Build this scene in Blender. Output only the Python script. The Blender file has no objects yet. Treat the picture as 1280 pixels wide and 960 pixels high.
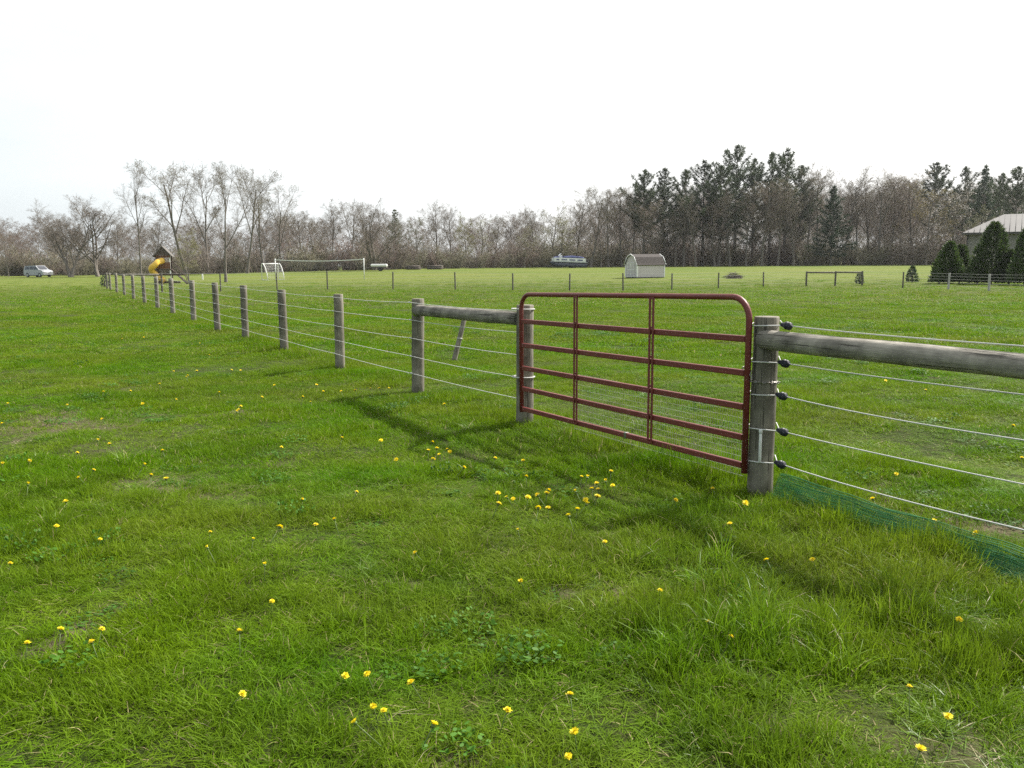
import bpy, math, random
import numpy as np
from mathutils import Vector, Matrix

SC = bpy.context.scene
COL = SC.collection
R = math.radians

# ------------------------------------------------------------------ camera
F, HC = 1050.0, 1.68                      # focal length in photo pixels (1280 wide), eye height
PITCH, ROLL = math.atan(149 / F), R(0.4)
cam_data = bpy.data.cameras.new("camera")
cam = bpy.data.objects.new("camera", cam_data)
COL.objects.link(cam)
cam_data.sensor_fit = 'HORIZONTAL'
cam_data.sensor_width = 36.0
cam_data.lens = 36.0 * F / 1280.0
cam_data.clip_start, cam_data.clip_end = 0.05, 4000
cam.matrix_world = (Matrix.Translation((0, 0, HC)) @ Matrix.Rotation(R(90) - PITCH, 4, 'X')
                    @ Matrix.Rotation(-ROLL, 4, 'Z'))
SC.camera = cam

# ------------------------------------------------------------------ sky and sun
SUN_EL, SUN_AZ = R(45), R(53)             # azimuth measured clockwise from straight ahead (+Y)
world = bpy.data.worlds.new("World")
SC.world = world
world.use_nodes = True
wt = world.node_tree
wt.nodes.clear()
w_out = wt.nodes.new('ShaderNodeOutputWorld')
w_bg = wt.nodes.new('ShaderNodeBackground')
w_sky = wt.nodes.new('ShaderNodeTexSky')
w_sky.sky_type = 'NISHITA'
w_sky.sun_disc = False
w_sky.sun_elevation = SUN_EL
w_sky.sun_rotation = SUN_AZ
w_sky.air_density = 1.0
w_sky.dust_density = 6.0
w_sky.ozone_density = 1.0
w_bg.inputs['Strength'].default_value = 0.064
# a thin milky cloud veil over the blue
w_tc = wt.nodes.new('ShaderNodeTexCoord')
w_map = wt.nodes.new('ShaderNodeMapping')
w_map.inputs['Scale'].default_value = (1.2, 1.2, 4.0)
w_noise = wt.nodes.new('ShaderNodeTexNoise')
w_noise.inputs['Scale'].default_value = 1.6
w_noise.inputs['Detail'].default_value = 5
w_ramp = wt.nodes.new('ShaderNodeMapRange')
w_ramp.inputs['From Min'].default_value = 0.3
w_ramp.inputs['From Max'].default_value = 0.7
w_ramp.inputs['To Min'].default_value = 0.68
w_ramp.inputs['To Max'].default_value = 0.95
w_sd = wt.nodes.new('ShaderNodeVectorMath')     # the veil is brightest towards the sun
w_sd.operation = 'DOT_PRODUCT'
w_sd.inputs[1].default_value = (math.sin(SUN_AZ) * math.cos(SUN_EL), math.cos(SUN_AZ) * math.cos(SUN_EL), math.sin(SUN_EL))
w_sr = wt.nodes.new('ShaderNodeMapRange')
w_sr.inputs['From Min'].default_value = -0.33
w_sr.inputs['From Max'].default_value = 0.9
w_glow = wt.nodes.new('ShaderNodeMix')
w_glow.data_type = 'RGBA'
w_glow.inputs['A'].default_value = (4.9, 6.0, 6.5, 1)
w_glow.inputs['B'].default_value = (14.0, 13.8, 13.5, 1)
wt.links.new(w_tc.outputs['Generated'], w_sd.inputs[0])
wt.links.new(w_sd.outputs['Value'], w_sr.inputs['Value'])
wt.links.new(w_sr.outputs['Result'], w_glow.inputs['Factor'])
w_veil = wt.nodes.new('ShaderNodeMix')
w_veil.data_type = 'RGBA'
wt.links.new(w_glow.outputs['Result'], w_veil.inputs['B'])
wt.links.new(w_tc.outputs['Generated'], w_map.inputs['Vector'])
wt.links.new(w_map.outputs['Vector'], w_noise.inputs['Vector'])
wt.links.new(w_noise.outputs['Fac'], w_ramp.inputs['Value'])
wt.links.new(w_ramp.outputs['Result'], w_veil.inputs['Factor'])
wt.links.new(w_sky.outputs['Color'], w_veil.inputs['A'])
wt.links.new(w_veil.outputs['Result'], w_bg.inputs['Color'])
wt.links.new(w_bg.outputs['Background'], w_out.inputs['Surface'])

sun_data = bpy.data.lights.new("sun", 'SUN')
sun_data.energy = 5.0
sun_data.angle = R(0.9)
sun_data.color = (1.0, 0.955, 0.88)
sun = bpy.data.objects.new("sun", sun_data)
COL.objects.link(sun)
SUN_DIR = Vector((math.sin(SUN_AZ) * math.cos(SUN_EL), math.cos(SUN_AZ) * math.cos(SUN_EL), math.sin(SUN_EL)))
sun.rotation_euler = SUN_DIR.to_track_quat('Z', 'Y').to_euler()
sun.location = (60, 40, 80)

SC.view_settings.view_transform = 'Standard'
SC.view_settings.look = 'None'
SC.view_settings.exposure = 1.0
SC.view_settings.gamma = 1.0
SC.view_settings.use_curve_mapping = False
SC.render.engine = 'CYCLES'
SC.cycles.max_bounces = 5
SC.cycles.diffuse_bounces = 2
SC.cycles.glossy_bounces = 2
SC.cycles.transmission_bounces = 3
SC.cycles.transparent_max_bounces = 6
SC.cycles.use_adaptive_sampling = False
SC.cycles.use_denoising = False
SC.cycles.denoiser = 'OPENIMAGEDENOISE'
SC.cycles.denoising_input_passes = 'RGB_ALBEDO_NORMAL'
SC.cycles.volume_bounces = 0
SC.cycles.sample_clamp_indirect = 6.0

# ------------------------------------------------------------------ placing helpers
FW = np.array([0, math.cos(PITCH), -math.sin(PITCH)])
_up = np.array([0, math.sin(PITCH), math.cos(PITCH)])
_rt = np.array([1.0, 0, 0])
RT = math.cos(ROLL) * _rt - math.sin(ROLL) * _up
UP = math.cos(ROLL) * _up + math.sin(ROLL) * _rt


def ray(px, py):
    return FW + RT * (px - 640) / F + UP * (480 - py) / F


def at(px, py, z=0.0):
    """point of the level z seen at a photo pixel"""
    d = ray(px, py)
    t = (z - HC) / d[2]
    return d[0] * t, d[1] * t


def at_y(px, py, y):
    """x and z at a photo pixel when the thing stands y metres ahead"""
    d = ray(px, py)
    t = y / d[1]
    return d[0] * t, HC + d[2] * t


def sstep(a, b, v):
    """smooth step; falls when b < a"""
    t = np.clip((np.asarray(v, float) - a) / (b - a), 0, 1)
    return t * t * (3 - 2 * t)


def gz(x, y):
    """terrain height"""
    x = np.asarray(x, float)
    y = np.asarray(y, float)
    amp = 0.25 + 0.95 * sstep(-75, -10, x)
    far = amp * sstep(88, 152, y) + 1.4 * sstep(170, 420, y)
    near = (0.022 * np.sin(1.3 * x + 0.4) * np.sin(0.9 * y + 1.1) + 0.016 * np.sin(2.9 * x + 1.7 * y)
            + 0.03 * np.sin(0.31 * x - 0.23 * y + 2.0)) * (1 - sstep(30, 60, y))
    s_ = np.abs((x - 1.83) * 0.861 + (y - 5.90) * 0.508)
    near = near * sstep(0.3, 1.6, s_)
    return far + near


def g(x, y):
    return float(gz(x, y))


# ------------------------------------------------------------------ object helpers
def tag(o, label=None, cat=None, group=None, kind=None):
    if label:
        o["label"] = label
    if cat:
        o["category"] = cat
    if group:
        o["group"] = group
    if kind:
        o["kind"] = kind
    return o


def thing(name, label, cat, loc=(0, 0, 0), rz=0.0, group=None):
    o = bpy.data.objects.new(name, None)
    o.empty_display_size = 0.2
    COL.objects.link(o)
    o.location = loc
    o.rotation_euler = (0, 0, rz)
    return tag(o, label, cat, group)


def dup(o, parent=None):
    c = o.copy()
    COL.objects.link(c)
    c.parent = parent
    for ch in list(o.children):
        dup(ch, c)
    return c


class MB:
    """collects shapes into one mesh"""

    def __init__(self):
        self.v, self.f, self.s, self.t = [], [], [], []
        self.tint = 0.0

    def add(self, vs, fs, smooth=False):
        b = len(self.v)
        self.v.extend([tuple(p) for p in vs])
        self.t.extend([self.tint] * len(vs))
        self.f.extend([tuple(i + b for i in f) for f in fs])
        self.s.extend([smooth] * len(fs))
        return self

    def box(self, c, size, rz=0.0, rx=0.0, ry=0.0, bevel=0.0):
        sx, sy, sz = [k / 2 for k in size]
        M = Matrix.Translation(c) @ Matrix.Rotation(rz, 4, 'Z') @ Matrix.Rotation(ry, 4, 'Y') @ Matrix.Rotation(rx, 4, 'X')
        if bevel <= 0:
            vs = [M @ Vector((x, y, z)) for x in (-sx, sx) for y in (-sy, sy) for z in (-sz, sz)]
            fs = [(0, 1, 3, 2), (4, 6, 7, 5), (0, 4, 5, 1), (2, 3, 7, 6), (0, 2, 6, 4), (1, 5, 7, 3)]
            return self.add(vs, fs)
        b = min(bevel, sx * .9, sy * .9, sz * .9)
        import bmesh
        bm = bmesh.new()
        bmesh.ops.create_cube(bm, size=1.0)
        for v in bm.verts:
            v.co = Vector((v.co.x * sx * 2, v.co.y * sy * 2, v.co.z * sz * 2))
        bmesh.ops.bevel(bm, geom=bm.edges[:], offset=b, segments=2, affect='EDGES', profile=0.5)
        bm.verts.ensure_lookup_table()
        vs = [M @ v.co for v in bm.verts]
        fs = [[v.index for v in f.verts] for f in bm.faces]
        bm.free()
        return self.add(vs, fs, False)

    def tube(self, pts, rad, n=6, cap=True, smooth=True, closed=False):
        pts = [Vector(p) for p in pts]
        k = len(pts)
        if not hasattr(rad, '__len__'):
            rad = [rad] * k
        vs, fs = [], []
        d0 = (pts[1] - pts[0]).normalized()
        ref = Vector((0, 0, 1)) if abs(d0.z) < 0.9 else Vector((1, 0, 0))
        u = d0.cross(ref).normalized()
        for i in range(k):
            if closed:
                d = (pts[(i + 1) % k] - pts[i - 1])
            else:
                d = pts[min(i + 1, k - 1)] - pts[max(i - 1, 0)]
            if d.length < 1e-9:
                d = Vector((0, 0, 1))
            d.normalize()
            u = (u - d * u.dot(d))
            if u.length < 1e-6:
                u = d.orthogonal()
            u.normalize()
            w = d.cross(u)
            for j in range(n):
                a = 2 * math.pi * j / n
                vs.append(pts[i] + (u * math.cos(a) + w * math.sin(a)) * rad[i])
        for i in range(k if closed else k - 1):
            i2 = (i + 1) % k
            for j in range(n):
                fs.append((i * n + j, i * n + (j + 1) % n, i2 * n + (j + 1) % n, i2 * n + j))
        self.add(vs, fs, smooth)
        if cap and not closed:
            b = len(self.v) - len(vs)
            self.f.append(tuple(b + j for j in range(n))[::-1])
            self.f.append(tuple(b + (k - 1) * n + j for j in range(n)))
            self.s += [False, False]
        return self

    def prism(self, poly, axis_from, axis_to, smooth=False):
        """poly: list of 3-D points (a flat outline), swept by axis_to - axis_from"""
        a = Vector(axis_from)
        d = Vector(axis_to) - a
        n = len(poly)
        vs = [Vector(p) for p in poly] + [Vector(p) + d for p in poly]
        fs = [tuple(range(n))[::-1], tuple(range(n, 2 * n))]
        fs += [(i, (i + 1) % n, n + (i + 1) % n, n + i) for i in range(n)]
        return self.add(vs, fs, smooth)

    def build(self, name, mat, parent=None, link=True, tints=False):
        me = bpy.data.meshes.new(name)
        me.from_pydata(self.v, [], self.f)
        me.polygons.foreach_set('use_smooth', self.s)
        if tints:
            at_ = me.attributes.new('tint', 'FLOAT', 'POINT')
            at_.data.foreach_set('value', np.array(self.t, dtype=np.float32))
        me.materials.append(mat)
        me.update()
        o = bpy.data.objects.new(name, me)
        if link:
            COL.objects.link(o)
        if parent is not None:
            o.parent = parent
        return o


# ------------------------------------------------------------------ materials
def new_mat(name):
    m = bpy.data.materials.new(name)
    m.use_nodes = True
    nt = m.node_tree
    nt.nodes.clear()
    out = nt.nodes.new('ShaderNodeOutputMaterial')
    return m, nt, out


def nd(nt, kind, **kw):
    n = nt.nodes.new(kind)
    for k, v in kw.items():
        if k in n.inputs:
            n.inputs[k].default_value = v
        else:
            setattr(n, k, v)
    return n


def rgba(c):
    return (c[0], c[1], c[2], 1.0)


def mixc(nt, fac, a, b):
    m = nt.nodes.new('ShaderNodeMix')
    m.data_type = 'RGBA'
    for key, val in (('Factor', fac), ('A', a), ('B', b)):
        if hasattr(val, 'is_linked') or hasattr(val, 'links'):
            nt.links.new(val, m.inputs[key])
        elif key == 'Factor':
            m.inputs[0].default_value = val
        else:
            m.inputs[key].default_value = rgba(val)
    return m.outputs['Result']


def noise(nt, vec, scale, detail=4, rough=0.55, lo=0.35, hi=0.65):
    n = nd(nt, 'ShaderNodeTexNoise')
    n.inputs['Scale'].default_value = scale
    n.inputs['Detail'].default_value = detail
    n.inputs['Roughness'].default_value = rough
    if vec is not None:
        nt.links.new(vec, n.inputs['Vector'])
    r = nd(nt, 'ShaderNodeMapRange')
    r.inputs['From Min'].default_value = lo
    r.inputs['From Max'].default_value = hi
    nt.links.new(n.outputs['Fac'], r.inputs['Value'])
    return r.outputs['Result']


def obj_vec(nt, scale=(1, 1, 1), world_pos=False):
    if world_pos:
        s = nd(nt, 'ShaderNodeNewGeometry').outputs['Position']
    else:
        s = nd(nt, 'ShaderNodeTexCoord').outputs['Object']
    mp = nd(nt, 'ShaderNodeMapping')
    mp.inputs['Scale'].default_value = scale
    nt.links.new(s, mp.inputs['Vector'])
    return mp.outputs['Vector']


def simple(name, col, col2=None, rough=0.7, metal=0.0, scale=8.0, stretch=(1, 1, 1), bump=0.0, spec=0.4,
           coat=0.0, alpha=None):
    """two-tone mottled surface"""
    m, nt, out = new_mat(name)
    p = nd(nt, 'ShaderNodeBsdfPrincipled')
    p.inputs['Roughness'].default_value = rough
    p.inputs['Metallic'].default_value = metal
    p.inputs['Specular IOR Level'].default_value = spec
    p.inputs['Coat Weight'].default_value = coat
    v = obj_vec(nt, stretch)
    n = noise(nt, v, scale, 5)
    c2 = col2 or tuple(k * 0.8 for k in col)
    nt.links.new(mixc(nt, n, col, c2), p.inputs['Base Color'])
    if bump:
        b = nd(nt, 'ShaderNodeBump')
        b.inputs['Strength'].default_value = bump
        b.inputs['Distance'].default_value = 0.01
        nt.links.new(n, b.inputs['Height'])
        nt.links.new(b.outputs['Normal'], p.inputs['Normal'])
    nt.links.new(p.outputs['BSDF'], out.inputs['Surface'])
    return m


def weathered_wood(name, base, dark, light, along='Z'):
    m, nt, out = new_mat(name)
    p = nd(nt, 'ShaderNodeBsdfPrincipled', Roughness=0.85)
    p.inputs['Specular IOR Level'].default_value = 0.25
    st = (34, 34, 3.5) if along == 'Z' else (3.5, 34, 34)
    v = obj_vec(nt, st)
    fine = noise(nt, v, 1.0, 8, 0.65, 0.3, 0.7)
    st2 = (60, 60, 2.2) if along == 'Z' else (2.2, 60, 60)
    crack = noise(nt, obj_vec(nt, st2), 1.0, 3, 0.5, 0.60, 0.66)
    blot = noise(nt, obj_vec(nt), 5.0, 5, 0.6, 0.35, 0.7)
    ri = nd(nt, 'ShaderNodeObjectInfo')
    c = mixc(nt, fine, base, light)
    c = mixc(nt, blot, c, dark)
    ms = nd(nt, 'ShaderNodeMath', operation='MULTIPLY')
    ms.inputs[1].default_value = 0.75
    nt.links.new(crack, ms.inputs[0])
    c = mixc(nt, ms.outputs[0], c, tuple(k * 0.3 for k in dark))
    hsv = nd(nt, 'ShaderNodeHueSaturation')
    mr = nd(nt, 'ShaderNodeMapRange')
    mr.inputs['To Min'].default_value = 0.82
    mr.inputs['To Max'].default_value = 1.15
    nt.links.new(ri.outputs['Random'], mr.inputs['Value'])
    nt.links.new(mr.outputs['Result'], hsv.inputs['Value'])
    nt.links.new(c, hsv.inputs['Color'])
    nt.links.new(hsv.outputs['Color'], p.inputs['Base Color'])
    b = nd(nt, 'ShaderNodeBump')
    b.inputs['Strength'].default_value = 0.6
    b.inputs['Distance'].default_value = 0.006
    nt.links.new(fine, b.inputs['Height'])
    b2 = nd(nt, 'ShaderNodeBump')
    b2.invert = True
    b2.inputs['Strength'].default_value = 0.8
    b2.inputs['Distance'].default_value = 0.008
    nt.links.new(crack, b2.inputs['Height'])
    nt.links.new(b.outputs['Normal'], b2.inputs['Normal'])
    nt.links.new(b2.outputs['Normal'], p.inputs['Normal'])
    nt.links.new(p.outputs['BSDF'], out.inputs['Surface'])
    return m


def leafy(name, c1, c2, c3=None, transl=0.35, big=0.5, straw=None, dry=None, rough=0.55, spec=0.3, world_var=True, jitter=0.25):
    """leaf or blade: diffuse + light coming through. tint attribute 0..1 picks the hue"""
    m, nt, out = new_mat(name)
    tn = nd(nt, 'ShaderNodeAttribute', attribute_name='tint').outputs['Fac']
    c = mixc(nt, tn, c1, c2)
    if world_var:
        v = obj_vec(nt, (1, 1, 1), True)
        n = noise(nt, v, big, 4, 0.6, 0.38, 0.64)
        c = mixc(nt, n, c, c3 or c2)
        if dry:                                   # broad paler and drier sweeps of the meadow
            n2 = noise(nt, obj_vec(nt, (0.10, 0.32, 1), True), 1.0, 5, 0.62, 0.42, 0.66)
            hm = nd(nt, 'ShaderNodeMath', operation='MULTIPLY')
            hm.inputs[1].default_value = 0.6
            nt.links.new(n2, hm.inputs[0])
            c = mixc(nt, hm.outputs[0], c, dry)
    if straw:
        gt = nd(nt, 'ShaderNodeMath', operation='GREATER_THAN')
        gt.inputs[1].default_value = 0.93
        nt.links.new(tn, gt.inputs[0])
        c = mixc(nt, gt.outputs[0], c, straw)
    ri = nd(nt, 'ShaderNodeObjectInfo')
    mr = nd(nt, 'ShaderNodeMapRange')
    mr.inputs['To Min'].default_value = 1 - jitter
    mr.inputs['To Max'].default_value = 1 + jitter
    nt.links.new(ri.outputs['Random'], mr.inputs['Value'])
    hsv = nd(nt, 'ShaderNodeHueSaturation')
    nt.links.new(mr.outputs['Result'], hsv.inputs['Value'])
    nt.links.new(c, hsv.inputs['Color'])
    c = hsv.outputs['Color']
    p = nd(nt, 'ShaderNodeBsdfPrincipled', Roughness=rough)
    p.inputs['Specular IOR Level'].default_value = spec
    nt.links.new(c, p.inputs['Base Color'])
    t = nd(nt, 'ShaderNodeBsdfTranslucent')
    nt.links.new(c, t.inputs['Color'])
    mx = nd(nt, 'ShaderNodeMixShader')
    mx.inputs[0].default_value = transl
    nt.links.new(p.outputs['BSDF'], mx.inputs[1])
    nt.links.new(t.outputs['BSDF'], mx.inputs[2])
    nt.links.new(mx.outputs[0], out.inputs['Surface'])
    return m


M = {}
M['post'] = weathered_wood('weathered_post_wood', (0.165, 0.15, 0.118), (0.085, 0.077, 0.058), (0.27, 0.25, 0.20))
M['rail'] = weathered_wood('weathered_rail_wood', (0.22, 0.20, 0.17), (0.10, 0.092, 0.078), (0.36, 0.335, 0.285), 'X')
M['thin_post'] = simple('dark_thin_post', (0.07, 0.065, 0.05), (0.12, 0.11, 0.085), 0.85, scale=6)
M['pale_post'] = simple('pale_grey_post', (0.42, 0.41, 0.38), (0.28, 0.27, 0.25), 0.85, scale=6)
M['rope'] = simple('white_electric_rope', (0.56, 0.56, 0.54), (0.44, 0.44, 0.42), 0.6, scale=120)
M['insulator'] = simple('black_insulator_plastic', (0.020, 0.021, 0.030), (0.03, 0.031, 0.042), 0.5, scale=30, spec=0.25)
def worn_paint(name, base, dull, rust):
    m, nt, out = new_mat(name)
    p = nd(nt, 'ShaderNodeBsdfPrincipled', Roughness=0.48)
    p.inputs['Specular IOR Level'].default_value = 0.35
    v = obj_vec(nt)
    c = mixc(nt, noise(nt, v, 7.0, 6, 0.65, 0.35, 0.68), base, dull)
    c = mixc(nt, noise(nt, obj_vec(nt, (3, 40, 40)), 1.0, 4, 0.6, 0.58, 0.75), c, tuple(k * 1.7 for k in dull))
    chip = noise(nt, v, 45.0, 3, 0.5, 0.66, 0.69)
    c = mixc(nt, chip, c, rust)
    nt.links.new(c, p.inputs['Base Color'])
    b = nd(nt, 'ShaderNodeBump')
    b.inputs['Strength'].default_value = 0.15
    b.inputs['Distance'].default_value = 0.003
    nt.links.new(noise(nt, v, 30, 4), b.inputs['Height'])
    nt.links.new(b.outputs['Normal'], p.inputs['Normal'])
    nt.links.new(p.outputs['BSDF'], out.inputs['Surface'])
    return m


M['gate_red'] = worn_paint('worn_maroon_paint', (0.125, 0.020, 0.018), (0.150, 0.038, 0.032), (0.13, 0.07, 0.045))
M['zinc'] = simple('galvanised_wire', (0.30, 0.30, 0.28), (0.23, 0.23, 0.22), 0.6, 0.0, scale=40)
M['dull_wire'] = simple('dull_grey_rope', (0.40, 0.40, 0.38), (0.3, 0.3, 0.29), 0.8, scale=30, spec=0.1)
M['chain'] = simple('dull_chain_steel', (0.32, 0.31, 0.30), (0.2, 0.18, 0.16), 0.4, 0.9, scale=40)
M['net'] = leafy('green_plastic_netting', (0.035, 0.19, 0.065), (0.085, 0.31, 0.11), transl=0.3, world_var=False, rough=0.4, spec=0.5)
M['tube'] = simple('cloudy_white_plastic', (0.62, 0.63, 0.60), (0.5, 0.51, 0.48), 0.35, scale=30)
M['moss'] = simple('yellow_green_lichen', (0.16, 0.22, 0.02), (0.10, 0.14, 0.02), 0.95, scale=60, bump=0.4)
M['stem'] = simple('dandelion_stem', (0.08, 0.15, 0.03), (0.10, 0.14, 0.04), 0.6)
M['petal'] = leafy('dandelion_petal', (0.84, 0.66, 0.010), (0.90, 0.76, 0.020), transl=0.25, world_var=False, jitter=0.1)
M['bark'] = simple('grey_brown_bark', (0.105, 0.09, 0.075), (0.16, 0.14, 0.12), 0.9, scale=3, stretch=(3, 3, .6), bump=0.5)
M['twig'] = simple('grey_brown_twigs', (0.155, 0.125, 0.098), (0.11, 0.09, 0.070), 0.85, scale=0.6)
M['red_twig'] = simple('reddish_twigs', (0.165, 0.118, 0.095), (0.12, 0.09, 0.074), 0.85, scale=0.5)
M['olive_twig'] = simple('olive_twigs', (0.17, 0.155, 0.095), (0.13, 0.12, 0.075), 0.85, scale=0.5)
M['bud'] = leafy('spring_buds', (0.15, 0.125, 0.075), (0.15, 0.16, 0.06), transl=0.35, world_var=False)
M['olive_leaf'] = leafy('young_olive_leaves', (0.13, 0.125, 0.045), (0.17, 0.17, 0.055), transl=0.35, world_var=False)
M['brown_leaf'] = leafy('tan_spring_leaves', (0.15, 0.115, 0.06), (0.13, 0.12, 0.05), transl=0.35, world_var=False)
M['needle'] = leafy('pine_needles', (0.036, 0.056, 0.026), (0.062, 0.082, 0.036), transl=0.2, world_var=False)
M['spruce'] = leafy('spruce_needles', (0.026, 0.052, 0.024), (0.045, 0.076, 0.032), transl=0.18, world_var=False)
M['pale_needle'] = leafy('pale_conifer_needles', (0.085, 0.10, 0.05), (0.11, 0.12, 0.06), transl=0.2, world_var=False)
M['thuja'] = leafy('arborvitae_fronds', (0.022, 0.050, 0.010), (0.080, 0.115, 0.030), transl=0.25, world_var=False)

M['blade'] = leafy('lawn_blades', (0.048, 0.140, 0.002), (0.118, 0.240, 0.004), (0.130, 0.215, 0.005),
                   transl=0.42, big=0.7, dry=(0.150, 0.175, 0.024), straw=(0.33, 0.28, 0.14), rough=0.5, spec=0.06)
M['tuft_blade'] = leafy('tall_tuft_blades', (0.060, 0.155, 0.004), (0.15, 0.25, 0.012), (0.125, 0.21, 0.008),
                        transl=0.45, big=1.5, straw=(0.42, 0.37, 0.2), rough=0.42, spec=0.28)
M['clover'] = leafy('broad_weed_leaves', (0.038, 0.115, 0.007), (0.07, 0.17, 0.012), (0.05, 0.13, 0.008),
                    transl=0.35, big=0.8, rough=0.6, spec=0.2)
M['straw'] = leafy('dry_straw', (0.30, 0.25, 0.14), (0.40, 0.35, 0.22), transl=0.3, world_var=False)


# ------------------------------------------------------------------ the fence line (needed by the ground)
def fl_near(px):
    """where the fence line stands in the photo column px: near part"""
    return line_at(px, (1.83, 5.90), (-7.76, 22.14))


def line_at(px, A, B, off=0.0):
    ax, ay = A
    bx, by = B
    d = ray(px, 400)
    k = d[0] / d[1]
    ux, uy = bx - ax, by - ay
    t = (ax - k * ay) / (k * uy - ux)
    return ax + ux * t, ay + uy * t


L0, L1, L2 = np.array((1.83, 5.90)), np.array((-7.76, 22.14)), np.array((-29.5, 62.5))
UF = (L1 - L0) / np.linalg.norm(L1 - L0)        # along the fence, away from the camera
NF = np.array((-UF[1], UF[0]))                  # sideways
if NF @ (np.zeros(2) - L0) < 0:
    NF = -NF                                    # towards the camera's side of the fence

# ------------------------------------------------------------------ ground sheet
BARE = [(60, 527, .9, 1.0), (72, 535, .7, .9), (140, 560, .5, .4), (215, 610, .45, .95), (265, 606, .3, .8), (240, 585, .4, .5),
        (95, 800, .16, 1.0), (30, 825, .12, .7), (150, 772, .12, .6), (760, 752, .2, .8), (700, 758, .14, .6), (735, 762, .16, .7),
        (1230, 945, .18, .65), (1120, 945, .13, .55), (1060, 935, .1, .6), (990, 930, .1, .5), (300, 512, .3, .8), (560, 575, .2, .8), (735, 612, .35, .7),
        (1015, 705, .15, .8), (1100, 620, .3, .95), (1160, 640, .22, .7), (1200, 655, .35, .95), (1250, 662, .3, .9), (860, 570, .25, .5),
        (880, 575, .2, .6), (560, 960, .1, .6), (620, 812, .1, .5), (490, 735, .12, .5), (320, 580, .3, .5), (45, 470, .6, .5), (120, 480, .7, .6)]
BARE_P = [(*at(px, py), r, s) for px, py, r, s in BARE]


def bare_at(x, y):
    b = np.zeros_like(x)
    for bx, by, r, s in BARE_P:
        wob = 1 + 0.35 * np.sin(9 * x / (r + .3) + by) + 0.3 * np.sin(7 * y / (r + .3) + bx)
        d2 = ((x - bx) ** 2 / (r * 1.25) ** 2 + (y - by) ** 2 / r ** 2) / wob
        b = np.maximum(b, s * np.exp(-d2 * 1.3))
    return b


def axis(core_lo, core_hi, step, lo, hi, k=1.16):
    a = list(np.arange(core_lo, core_hi + 1e-6, step))
    s = step
    while a[-1] < hi:
        s *= k
        a.append(a[-1] + s)
    s = step
    while a[0] > lo:
        s *= k
        a.insert(0, a[0] - s)
    return np.array(a)


gx = axis(-9.5, 9.5, 0.11, -700, 700)
gy = axis(1.0, 16.0, 0.11, -120, 900)
XX, YY = np.meshgrid(gx, gy)
ZZ = gz(XX, YY)
nx, ny = len(gx), len(gy)
verts = np.stack([XX.ravel(), YY.ravel(), ZZ.ravel()], 1)
ii = np.arange(ny - 1)[:, None] * nx + np.arange(nx - 1)[None, :]
faces = np.stack([ii, ii + 1, ii + 1 + nx, ii + nx], -1).reshape(-1, 4)
me = bpy.data.meshes.new('ground')
me.from_pydata(verts.tolist(), [], faces.tolist())
me.polygons.foreach_set('use_smooth', [True] * len(me.polygons))
a_ = me.attributes.new('bare', 'FLOAT', 'POINT')
a_.data.foreach_set('value', (0.8 * bare_at(XX.ravel(), YY.ravel())).astype(np.float32))
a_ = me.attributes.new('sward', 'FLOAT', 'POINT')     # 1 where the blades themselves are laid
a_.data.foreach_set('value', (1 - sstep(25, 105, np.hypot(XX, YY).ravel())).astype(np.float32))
m, nt, out = new_mat('meadow_ground')
p = nd(nt, 'ShaderNodeBsdfPrincipled', Roughness=0.95)
p.inputs['Specular IOR Level'].default_value = 0.1
v = obj_vec(nt, (1, 1, 1), True)
n_big = noise(nt, v, 0.06, 4, 0.6, 0.35, 0.65)
n_mid = noise(nt, v, 0.6, 5, 0.6, 0.35, 0.68)
n_fine = noise(nt, v, 9.0, 6, 0.7, 0.3, 0.7)
streak = noise(nt, obj_vec(nt, (0.03, 0.28, 1), True), 1.0, 5, 0.65, 0.40, 0.62)
c = mixc(nt, n_mid, (0.098, 0.140, 0.018), (0.062, 0.105, 0.010))
c = mixc(nt, n_big, c, (0.125, 0.145, 0.026))
hf = nd(nt, 'ShaderNodeMath', operation='MULTIPLY')
hf.inputs[1].default_value = 0.95
nt.links.new(streak, hf.inputs[0])
c = mixc(nt, hf.outputs[0], c, (0.150, 0.155, 0.036))
h2 = nd(nt, 'ShaderNodeMath', operation='MULTIPLY')
h2.inputs[1].default_value = 0.55
nt.links.new(n_fine, h2.inputs[0])
c = mixc(nt, h2.outputs[0], c, (0.050, 0.095, 0.007))
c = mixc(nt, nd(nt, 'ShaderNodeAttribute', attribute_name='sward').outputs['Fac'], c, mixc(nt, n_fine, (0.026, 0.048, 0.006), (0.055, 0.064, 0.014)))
soil = mixc(nt, n_fine, (0.19, 0.15, 0.10), (0.09, 0.07, 0.045))
c = mixc(nt, nd(nt, 'ShaderNodeAttribute', attribute_name='bare').outputs['Fac'], c, soil)
nt.links.new(c, p.inputs['Base Color'])
bp = nd(nt, 'ShaderNodeBump')
bp.inputs['Strength'].default_value = 0.9
bp.inputs['Distance'].default_value = 0.05
nt.links.new(n_fine, bp.inputs['Height'])
nt.links.new(bp.outputs['Normal'], p.inputs['Normal'])
nt.links.new(p.outputs['BSDF'], out.inputs['Surface'])
me.materials.append(m)
ground = bpy.data.objects.new('ground', me)
COL.objects.link(ground)
tag(ground, kind='structure')

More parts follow.
